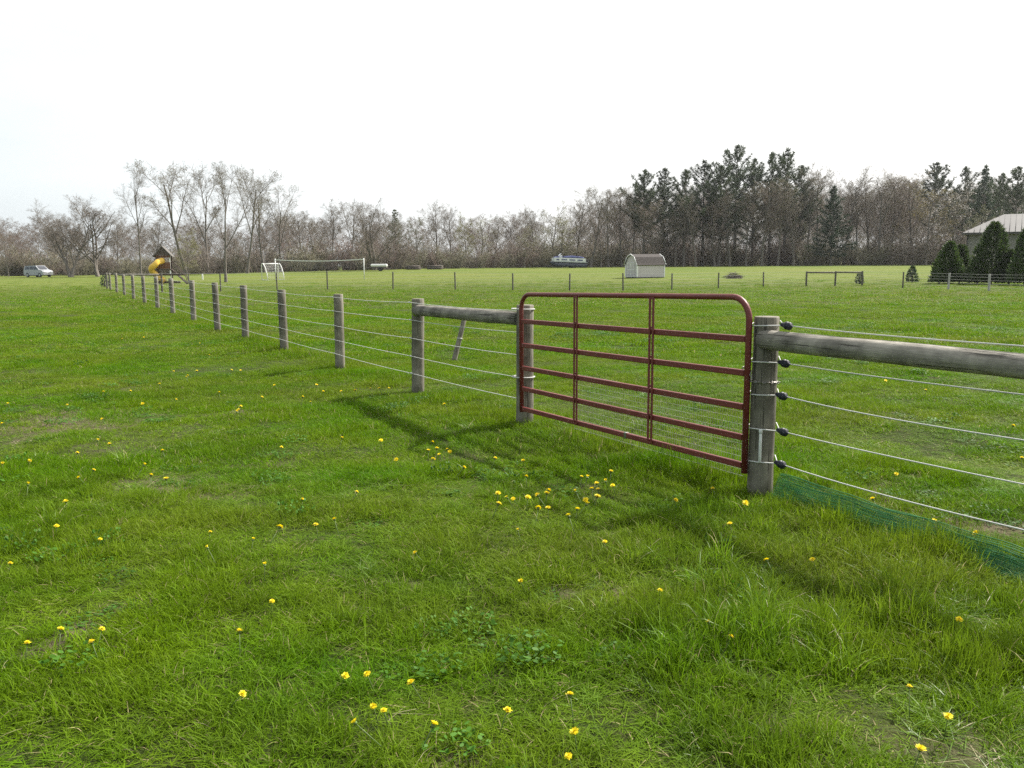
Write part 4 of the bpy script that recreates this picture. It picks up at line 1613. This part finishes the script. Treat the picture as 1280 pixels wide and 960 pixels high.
MB().tube(pts, .31, 12).build('slide', M['yellow'], play)
rp = MB()
for s in (-.55, .55):
    rp.tube([(.8, s, 1.5), (2.55, s, .02)], .07, 6)
for k in range(5):
    t = .1 + .8 * k / 4
    rp.tube([(.8 + 1.75 * t, -.55, 1.5 - 1.48 * t), (.8 + 1.75 * t, .55, 1.5 - 1.48 * t)], .05, 6)
for s in (-.6, .6):
    rp.tube([(.8, s, 2.35), (2.45, s, .75), (2.6, s, .05)], .05, 6)
rp.build('climbing_ramp', M['dark_wood'], play)
fr = MB()
fr.box((.5, -.9, .95), (3.1, .12, .16))
fr.box((.5, .9, .95), (3.1, .12, .16))
fr.box((.55, -.92, .22), (2.6, .14, .2))
fr.build('side_beam', M['dark_wood'], play)
MB().tube([(-.35, -.6, 1.4), (-.35, -.6, .45)], .012, 4).tube([(.1, -.6, 1.4), (.1, -.6, .45)], .012, 4).box((-.12, -.6, .43), (.5, .2, .05)).build('swing', M['red_wood'], play)

# football goal
gx_, gy_ = at_y(338, 350, 100)[0], 100.0
goal = thing('goal', 'white tubular football goal standing on the grass right of the play tower', 'goal', (gx_, gy_, g(gx_, gy_)), R(48))
for s in (-1, 1):
    mb = MB()
    mb.tube([(s * 1.1, 0, 0), (s * 1.1, 0, 1.75), (s * 1.1, -.1, 1.92), (s * 1.1, -.35, 1.93), (s * 1.1, -.75, 1.5), (s * 1.1, -1.1, .7), (s * 1.1, -1.2, 0), (s * 1.1, 0, .03)], .05, 7)
    mb.build('side_frame', M['white'], goal)
MB().tube([(-1.1, -.1, 1.92), (1.1, -.1, 1.92)], .05, 7).build('crossbar', M['white'], goal)
mb = MB()
for i in range(15):
    xx = -1.1 + 2.2 * i / 14
    mb.tube([(xx, -.35, 1.93), (xx, -.75, 1.5), (xx, -1.1, .7), (xx, -1.2, 0)], .006, 3, cap=False)
for i in range(8):
    t = i / 7
    mb.tube([(-1.1, -.4 - .8 * t, 1.9 - 1.9 * t ** 1.4), (1.1, -.4 - .8 * t, 1.9 - 1.9 * t ** 1.4)], .006, 3, cap=False)
mb.build('net', M['white'], goal)

# volleyball net
va, vb = at_y(345, 350, 98)[0], at_y(455.5, 350, 98)[0]
vz = g((va + vb) / 2, 98)
voll = thing('volleyball_net', 'long white volleyball net between two poles in front of the bare trees', 'volleyball net', (va, 98, vz))
W_ = vb - va
for u in (0, W_):
    MB().tube([(u, 0, -.2), (u, 0, 2.5)], .055, 7).build('pole', M['white'], voll)
mb = MB()
sag = lambda t: -.18 * 4 * t * (1 - t)
n_ = 20
for zt_, zb_ in ((2.42, 2.33),):
    for i in range(n_):
        t0, t1 = i / n_, (i + 1) / n_
        mb.box((W_ * (t0 + t1) / 2, 0, (zt_ + zb_) / 2 + sag((t0 + t1) / 2)), (W_ / n_ + .002, .02, zt_ - zb_))
mb.build('top_tape', M['white'], voll)
M['net_thread'] = simple('grey_net_thread', (0.12, 0.12, 0.12), (0.08, 0.08, 0.08), 0.8)
mb = MB()
for i in range(100):
    t = i / 99
    mb.tube([(W_ * t, 0, 2.33 + sag(t)), (W_ * t, 0, 1.5 + sag(t))], .004, 3, cap=False)
for j in range(9):
    mb.tube([(W_ * i / 20, 0, 2.33 - .83 * j / 8 + sag(i / 20)) for i in range(21)], .004, 3, cap=False)
mb.build('mesh', M['net_thread'], voll)

# garden shed with a barn roof
M['shed_wall'] = simple('pale_grey_shed_boards', (0.52, 0.48, 0.48), (0.44, 0.41, 0.41), 0.7, scale=3, stretch=(6, 6, .5))
M['shed_roof'] = simple('brown_shed_shingles', (0.028, 0.022, 0.020), (0.042, 0.034, 0.030), 0.9, scale=5)
Ys = 98.0
sxx = at_y(806, 348, Ys)[0]
shed = thing('garden_shed', 'small white garden shed with a brown barn roof and double door', 'shed', (sxx, Ys, g(sxx, Ys)), R(26))
LX, WY = 1.9, 1.2                            # half length along X, half gable width along Y
body = [(-LX, -WY, .1), (-LX, WY, .1), (-LX, WY, 1.55), (-LX, .72, 2.3), (-LX, 0, 2.62), (-LX, -.72, 2.3), (-LX, -WY, 1.55)]
MB().prism(body, (-LX, 0, 0), (LX, 0, 0)).build('wall', M['shed_wall'], shed)
rf = MB()
op = [(-WY - .14, 1.5), (-WY - .02, 1.62), (-.74, 2.38), (0, 2.72), (.74, 2.38), (WY + .02, 1.62), (WY + .14, 1.5)]
ip = [(a, b - .07) for a, b in op]
pl_ = [(-LX - .12, a, b) for a, b in op] + [(-LX - .12, a, b) for a, b in reversed(ip)]
n7 = len(op)
vs = [(-LX - .12, a, b) for a, b in op] + [(-LX - .12, a * .97, b) for a, b in ip] + [(LX + .12, a, b) for a, b in op] + [(LX + .12, a * .97, b) for a, b in ip]
fs = []
for i in range(n7 - 1):
    fs += [(i, i + 1, 2 * n7 + i + 1, 2 * n7 + i), (n7 + i, 3 * n7 + i, 3 * n7 + i + 1, n7 + i + 1), (i, n7 + i, n7 + i + 1, i + 1), (2 * n7 + i, 2 * n7 + i + 1, 3 * n7 + i + 1, 3 * n7 + i)]
fs += [(0, 2 * n7, 3 * n7, n7), (n7 - 1, 2 * n7 - 1, 4 * n7 - 1, 3 * n7 - 1)]
rf.add(vs, fs)
rf.build('roof', M['shed_roof'], shed)
for s in (-1, 1):
    mb = MB()
    e = [(s * (LX + .125), a, b) for a, b in op]
    for i in range(n7 - 1):
        mb.tube([e[i], e[i + 1]], .055, 4)
    mb.build('roof_trim', M['white'], shed)
for sx_ in (-1, 1):
    for sy_ in (-1, 1):
        MB().box((sx_ * (LX - .03), sy_ * (WY - .03), .82), (.14, .14, 1.42)).build('corner_board', M['white'], shed)
for s in (-1, 1):
    d = MB().box((-LX - .02, s * .36, .95), (.05, .69, 1.6)).build('door', M['shed_wall'], shed)
    mb = MB()
    for yy in (-.31, .31):
        mb.box((-LX - .052, s * .36 + yy, .95), (.02, .06, 1.6))
    for zz_ in (.18, .95, 1.72):
        mb.box((-LX - .053, s * .36, zz_), (.02, .56, .06))
    mb.build('door_trim', M['white'], d)
M['grey_base'] = simple('grey_skids', (0.12, 0.11, 0.10), (0.09, 0.08, 0.07), 0.9)
MB().box((0, 0, .05), (2 * LX - .1, 2 * WY - .1, .12)).build('skid_base', M['grey_base'], shed)

# pontoon boat on its trailer
M['navy'] = simple('navy_canvas', (0.05, 0.065, 0.20), (0.038, 0.05, 0.15), 0.8, scale=2)
M['boat_blue'] = simple('blue_boat_panel', (0.04, 0.055, 0.17), (0.03, 0.04, 0.13), 0.4, scale=2)
M['pontoon_grey'] = simple('slate_pontoon', (0.045, 0.05, 0.075), (0.06, 0.065, 0.09), 0.5, scale=2)
M['alu'] = simple('brushed_aluminium', (0.45, 0.47, 0.5), (0.36, 0.38, 0.41), 0.4, 0.7, scale=4)
M['boat_white'] = simple('boat_white_panel', (0.74, 0.75, 0.76), (0.55, 0.56, 0.57), 0.4, scale=2)
M['tyre'] = simple('black_tyre', (0.02, 0.02, 0.02), (0.03, 0.03, 0.03), 0.9)
Yb = 142.0
bx = at_y(711, 332, Yb)[0]
boat = thing('pontoon_boat', 'blue and white pontoon boat under a navy cover parked at the edge of the wood', 'boat', (bx, Yb, g(bx, Yb) - .26), R(6))
for s in (-1, 1):
    MB().tube([(-3.1, s * .85, .95), (-2.7, s * .85, .72), (-2.2, s * .85, .62), (2.6, s * .85, .62), (2.75, s * .85, .62)], [.06, .22, .30, .30, .22], 12).build('pontoon', M['pontoon_grey'], boat)
MB().box((0, 0, 1.0), (5.7, 2.4, .1)).build('deck', M['alu'], boat)
for s in (-1, 1):
    pn = MB().box((-.1, s * 1.18, 1.30), (5.3, .05, .46)).build('side_panel', M['boat_white'], boat)
    mb = MB()
    for xx, ww in ((-2.2, .5), (-1.1, .9), (.25, 1.0), (1.6, .9)):
        mb.box((xx, s * 1.215, 1.27), (ww, .02, .15))
    mb.build('stripe', M['boat_blue'], pn)
for xx in (-2.74, 2.54):
    MB().box((xx, 0, 1.3), (.05, 2.3, .46)).build('end_panel', M['boat_white'], boat)
def lid(profile, half):
    vs, fs = [], []
    for xx, zz_ in profile:
        for yy, zq in ((-half, 1.5), (-half * .97, zz_ - .12), (-half * .5, zz_ - .02), (half * .5, zz_ - .02), (half * .97, zz_ - .12), (half, 1.5)):
            vs.append((xx, yy, zq))
    for i in range(len(profile) - 1):
        for j in range(5):
            q = i * 6 + j
            fs.append((q, q + 6, q + 7, q + 1))
    fs += [(0, 1, 2, 3, 4, 5), tuple(range(len(vs) - 6, len(vs)))[::-1]]
    return MB().add(vs, fs)


lid([(-1.0, 1.78), (.2, 1.88), (1.6, 1.82), (2.3, 1.72)], 1.2).build('cover', M['navy'], boat)
lid([(-2.65, 1.62), (-2.2, 1.72), (-1.9, 1.70)], 1.0).build('bow_seat', M['navy'], boat)
MB().box((-1.45, .35, 1.68), (.5, .8, .4), bevel=.06).build('console', M['boat_white'], boat)
MB().add([(-1.78, -.15, 1.82), (-1.78, .85, 1.82), (-1.4, .85, 2.12), (-1.4, -.15, 2.12), (-1.75, -.15, 1.82), (-1.75, .85, 1.82), (-1.37, .85, 2.12), (-1.37, -.15, 2.12)],
         [(0, 1, 2, 3), (7, 6, 5, 4), (0, 4, 5, 1), (1, 5, 6, 2), (2, 6, 7, 3), (3, 7, 4, 0)]).build('windscreen', M['boat_white'], boat)
MB().box((3.0, -.2, 1.0), (.62, .6, .8), bevel=.12).box((2.95, -.2, .4), (.24, .2, .6)).build('outboard_motor', M['tyre'], boat)
trl = MB()
for s in (-1, 1):
    trl.tube([(-2.4, s * .5, .42), (2.2, s * .5, .42)], .05, 5)
trl.tube([(-2.4, -.5, .42), (-3.8, 0, .4)], .05, 5)
trl.tube([(-2.4, .5, .42), (-3.8, 0, .4)], .05, 5)
trl.tube([(.6, -1.0, .33), (.6, 1.0, .33)], .05, 5)
tr_o = trl.build('trailer', M['tyre'], boat)
for s in (-1, 1):
    MB().tube([(.6, s * 1.0 - .09, .33), (.6, s * 1.0 + .09, .33)], .31, 16).build('wheel', M['tyre'], tr_o)

boat.scale = (1, 1, 1.22)
boat.rotation_euler = (0, R(2.2), R(9))

# parked van far left
M['silver'] = simple('silver_car_paint', (0.36, 0.37, 0.39), (0.32, 0.33, 0.35), 0.35, 0.2, scale=1, coat=0.5)
M['glass'] = simple('dark_car_glass', (0.03, 0.035, 0.045), (0.04, 0.045, 0.055), 0.08, scale=1, spec=0.6)
M['lamp'] = simple('clear_headlamp', (0.75, 0.76, 0.78), (0.68, 0.69, 0.71), 0.2)
Yv = 140.0
vx = at_y(48.5, 347, Yv)[0]
van = thing('van', 'silver van with dark windows parked before the reddish brush at the far left', 'van', (vx, Yv, g(vx, Yv)), R(-24))
side = [(-2.3, .35), (-2.36, .9), (-2.25, 1.2), (-2.05, 1.82), (.55, 1.86), (1.35, 1.22), (2.15, 1.02), (2.34, .8), (2.36, .38), (1.9, .30), (-1.9, .30)]
vs, fs = [], []
nS = len(side)
for yy, k in ((-.92, 1), (.92, 1)):
    for a, b in side:
        inset = .13 * max(0, (b - 1.15) / .7)
        vs.append((a, yy * (1 - inset), b))
fs = [tuple(range(nS))[::-1], tuple(range(nS, 2 * nS))] + [(i, (i + 1) % nS, nS + (i + 1) % nS, nS + i) for i in range(nS)]
MB().add(vs, fs).build('body', M['silver'], van)
for s in (-1, 1):
    y_ = lambda b: s * (.92 * (1 - .13 * max(0, (b - 1.15) / .7)) + .012)
    for xa, xb, xc, xd in ((-2.0, -.95, -.95, -1.88), (-.85, .05, .05, -.85), (.13, 1.18, .52, .13)):
        q = [(xa, y_(1.22), 1.22), (xb, y_(1.22), 1.22), (xc, y_(1.74), 1.74), (xd, y_(1.74), 1.74)]
        q2 = [(a, b - s * .02, c_) for a, b, c_ in q]
        MB().add(q + q2, [(0, 1, 2, 3), (7, 6, 5, 4), (0, 4, 5, 1), (1, 5, 6, 2), (2, 6, 7, 3), (3, 7, 4, 0)]).build('side_window', M['glass'], van)
    for xx in (-1.45, 1.45):
        w_ = MB().tube([(xx, s * .72, .34), (xx, s * .95, .34)], .34, 18).build('wheel', M['tyre'], van)
        MB().tube([(xx, s * .951, .34), (xx, s * .965, .34)], .2, 12).build('rim', M['alu'], w_)
    MB().box((2.31, s * .66, .82), (.12, .36, .16), bevel=.03).build('headlight', M['lamp'], van)
q = [(1.33, -.72, 1.26), (1.33, .72, 1.26), (.66, .68, 1.79), (.66, -.68, 1.79)]
nrm = Vector((.6, 0, .76)) * .014
MB().add([Vector(p_) + nrm for p_ in q] + [Vector(p_) - nrm for p_ in q], [(0, 1, 2, 3), (7, 6, 5, 4), (0, 4, 5, 1), (1, 5, 6, 2), (2, 6, 7, 3), (3, 7, 4, 0)]).build('windscreen', M['glass'], van)

# low white trailer, log piles, brush pile
Yt = 132.0
tx = at_y(474, 335, Yt)[0]
trailer = thing('trailer', 'low white covered trailer parked under the spreading bare tree', 'trailer', (tx, Yt, g(tx, Yt)), R(3))
MB().box((0, 0, .55), (2.4, 1.4, .16), bevel=.03).build('bed', M['grey_base'], trailer)
cvr = MB().box((0, 0, .86), (2.5, 1.5, .42), bevel=.14)
cvr.build('cover', M['white'], trailer)
MB().tube([(-1.2, 0, .5), (-2.3, 0, .42)], .05, 5).build('drawbar', M['grey_base'], trailer)
for s in (-1, 1):
    MB().tube([(.2, s * .78, .3), (.2, s * .94, .3)], .3, 14).build('wheel', M['tyre'], trailer)
M['log'] = simple('dark_bark_logs', (0.06, 0.05, 0.042), (0.10, 0.082, 0.066), 0.9, scale=4)
for px, w_, lab in ((517, 2.1, 'low dark log pile at the wood edge, left one of two'), (544, 2.3, 'low dark log pile at the wood edge, right one of two')):
    Yl = 138.0
    lx_ = at_y(px, 335, Yl)[0]
    mb = MB()
    for row, cnt in ((0, 5), (1, 4)):
        for k in range(cnt):
            yy = (k - cnt / 2 + .5) * .34
            mb.tube([(-w_ / 2 + r2.uniform(-.12, .12), yy, .17 + row * .29), (w_ / 2 + r2.uniform(-.12, .12), yy, .17 + row * .29)], r2.uniform(.14, .18), 9)
    o = mb.build('log_pile', M['log'])
    o.location = (lx_, Yl, g(lx_, Yl))
    o.rotation_euler = (0, 0, R(r2.uniform(-8, 8)))
    tag(o, lab, 'log pile', 'log piles by the wood')
Yq = 92.0
qx = at_y(917, 345, Yq)[0]
mb = MB()
for k in range(170):
    a = r2.random() * 6.28
    rr = .85 * math.sqrt(r2.random())
    hgt = .75 * (1 - (rr / .95) ** 2)
    c = Vector((rr * math.cos(a), rr * math.sin(a), hgt * r2.random()))
    d = Vector((r2.uniform(-1, 1), r2.uniform(-1, 1), r2.uniform(-.25, .45))).normalized() * r2.uniform(.2, .5)
    mb.tube([c - d, c + rvec(r2) * .05, c + d], [.022, .02, .008], 4)
o = mb.build('brush_pile', M['log'])
o.location = (qx, Yq, g(qx, Yq))
tag(o, 'dark heap of brushwood on the grass in front of the tallest pines', 'brush pile')


# small evergreens
def thuja(name, label, cat, px, top, y, base_w, mat, group=None, n=2600, seed=0, pw=1.9):
    x, zt = at_y(px, top, y)
    zb = g(x, y)
    h = zt - zb
    r3 = random.Random(seed)
    root = thing(name, label, cat, (x, y, zb), 0, group)
    MB().tube([(0, 0, -.1), (0, 0, h * .5), (0, 0, h * .9)], [.07, .05, .02], 7).build('trunk', M['bark'], root)
    mb = MB()
    lob = [(r3.random() * 6.28, r3.random(), .75 + .5 * r3.random()) for k in range(14)]
    for k in range(n):
        t = r3.random() ** 1.25
        a = r3.random() * 6.28
        R_ = base_w * .5 * (1 - t) ** (1 / pw) * (.86 + .14 * math.sin(t * 3)) + .03
        R_ *= 1 + .16 * math.sin(3 * a + 5 * t + seed) + .10 * math.sin(7 * a - 9 * t)
        rr = R_ * (r3.random() ** .33)
        c = Vector((rr * math.cos(a), rr * math.sin(a), .06 * h + t * h * .96))
        out_ = Vector((math.cos(a), math.sin(a), .9 + r3.uniform(-.4, .5))).normalized()
        w_ = out_.cross(rvec(r3))
        if w_.length < .05:
            continue
        w_.normalize()
        L = r3.uniform(.14, .30) * min(1.25, h / 2.8 + .25)
        s = L * .38
        mb.tint = r3.random()
        mb.add([c - out_ * L * .3, c + w_ * s * .5, c + out_ * L * .75, c - w_ * s * .5], [(0, 1, 2, 3)])
    mb.build('foliage', mat, root, tints=True)
    return root


HG = 'evergreen hedge before the barn'
thuja('arborvitae', 'small low arborvitae at the left end of the hedge', 'shrub', 1176, 322, 66, 1.6, M['thuja'], HG, 1800, 1)
thuja('arborvitae', 'rounded arborvitae second from the left in the hedge', 'shrub', 1188, 304, 65, 2.2, M['thuja'], HG, 2800, 2)
thuja('arborvitae', 'rounded arborvitae covering the left corner of the barn wall', 'shrub', 1202, 308, 66, 2.2, M['thuja'], HG, 2400, 3)
thuja('arborvitae', 'tallest pointed arborvitae, covering the middle of the barn wall', 'shrub', 1244, 280, 63, 3.0, M['thuja'], HG, 5200, 4)
thuja('arborvitae', 'lower arborvitae filling the gap left of the tallest one', 'shrub', 1224, 320, 64, 2.0, M['thuja'], HG, 2400, 5)
thuja('arborvitae', 'lower arborvitae between the tallest one and the right edge', 'shrub', 1264, 314, 62, 2.2, M['thuja'], HG, 2400, 6)
thuja('arborvitae', 'tall arborvitae cut by the right edge of the picture', 'shrub', 1286, 286, 60, 2.3, M['thuja'], HG, 4200, 7)
thuja('arborvitae', 'arborvitae right of the edge one, continuing the hedge', 'shrub', 1312, 290, 59, 2.5, M['thuja'], HG, 3000, 8)
thuja('spruce_tree', 'knee high young spruce alone on the grass left of the hedge', 'tree', 1141, 333, 70, 1.0, M['spruce'], None, 900, 9)
thuja('shrub', 'small dark round shrub beside the end post of the braced fence section', 'shrub', 1075, 341, 66, .7, M['spruce'], None, 500, 10, 2.5)
thuja('shrub', 'small dark shrub on the grass left of the far fence corner', 'shrub', 130, 345, 74, .75, M['spruce'], None, 400, 11, 2.5)

# barn with a hipped metal roof
M['barn_wall'] = simple('grey_barn_siding', (0.24, 0.222, 0.195), (0.20, 0.187, 0.165), 0.7, scale=2, stretch=(5, 5, .3))
M['barn_roof'] = simple('pale_metal_roof', (0.10, 0.097, 0.094), (0.082, 0.08, 0.078), 0.7, 0.0, spec=0.2, scale=1.2, stretch=(1, .3, 1))
M['trim'] = simple('dark_eave_trim', (0.06, 0.055, 0.05), (0.08, 0.075, 0.07), 0.6)
Yh = 76.0
hxl, hze = at_y(1203, 291, Yh)
hxr, hzr = at_y(1252, 268, Yh + 3.7)
bz = g(hxl + 8, Yh)
barn = thing('barn', 'grey barn with a pale hipped metal roof behind the evergreen hedge', 'barn', (hxl, Yh, bz), R(-31))
EW, ED = 20.0, 12.0
ez = hze - bz
rz_ = hzr - bz
ov = .35
mb = MB()
mb.box((EW / 2, ED / 2, ez / 2 - .02), (EW - 2 * ov, ED - 2 * ov, ez - .04))
mb.build('wall', M['barn_wall'], barn)
hipx = 3.0
mb = MB()
vs = [(0, 0, ez), (EW, 0, ez), (EW, ED, ez), (0, ED, ez), (hipx, ED / 2, rz_), (EW - hipx, ED / 2, rz_)]
vs2 = [(a, b, c_ - .10) for a, b, c_ in vs[:4]]
mb.add(vs + vs2, [(0, 1, 5, 4), (1, 2, 5), (2, 3, 4, 5), (3, 0, 4), (0, 6, 7, 1), (1, 7, 8, 2), (2, 8, 9, 3), (3, 9, 6, 0), (6, 9, 8, 7)])
k = .45
while k < EW:
    zz_ = min(1, k / hipx, (EW - k) / hipx)
    mb.tube([(k, .02, ez + .02), (k, ED / 2 * zz_, ez + (rz_ - ez) * zz_ + .02)], .025, 4)
    k += .45
roof = mb.build('roof', M['barn_roof'], barn)
MB().box((EW / 2, -.06, ez - .10), (EW + .1, .11, .16)).build('gutter', M['trim'], barn)
MB().tube([(.42, .28, ez - .2), (.42, .28, .1)], .05, 7).build('downpipe', M['trim'], barn)

# the thin spring haze
mb = MB()
hw = 30
x0_, x1_, y0_, y1_ = gx[0] - hw, gx[-1] + hw, gy[0] - hw, gy[-1] + hw
mb.box(((x0_ + x1_) / 2, (y0_ + y1_) / 2, 15.0), (x1_ - x0_, y1_ - y0_, 34.0))
m, nt, out = new_mat('spring_haze')
pv = nd(nt, 'ShaderNodeVolumePrincipled')
pv.inputs['Color'].default_value = (0.93, 0.95, 1.0, 1)
pv.inputs['Density'].default_value = 0.00013
pv.inputs['Anisotropy'].default_value = 0.2
nt.links.new(pv.outputs['Volume'], out.inputs['Volume'])
tag(mb.build('haze', m), kind='stuff')

# small white marker by the far trees
mx_ = at_y(253, 345, 104)[0]
mk = MB().box((0, 0, .3), (.16, .12, .8), bevel=.02).build('marker_post', M['white'])
mk.location = (mx_, 104, g(mx_, 104))
tag(mk, 'short white marker post on the grass right of the small olive tree', 'marker')
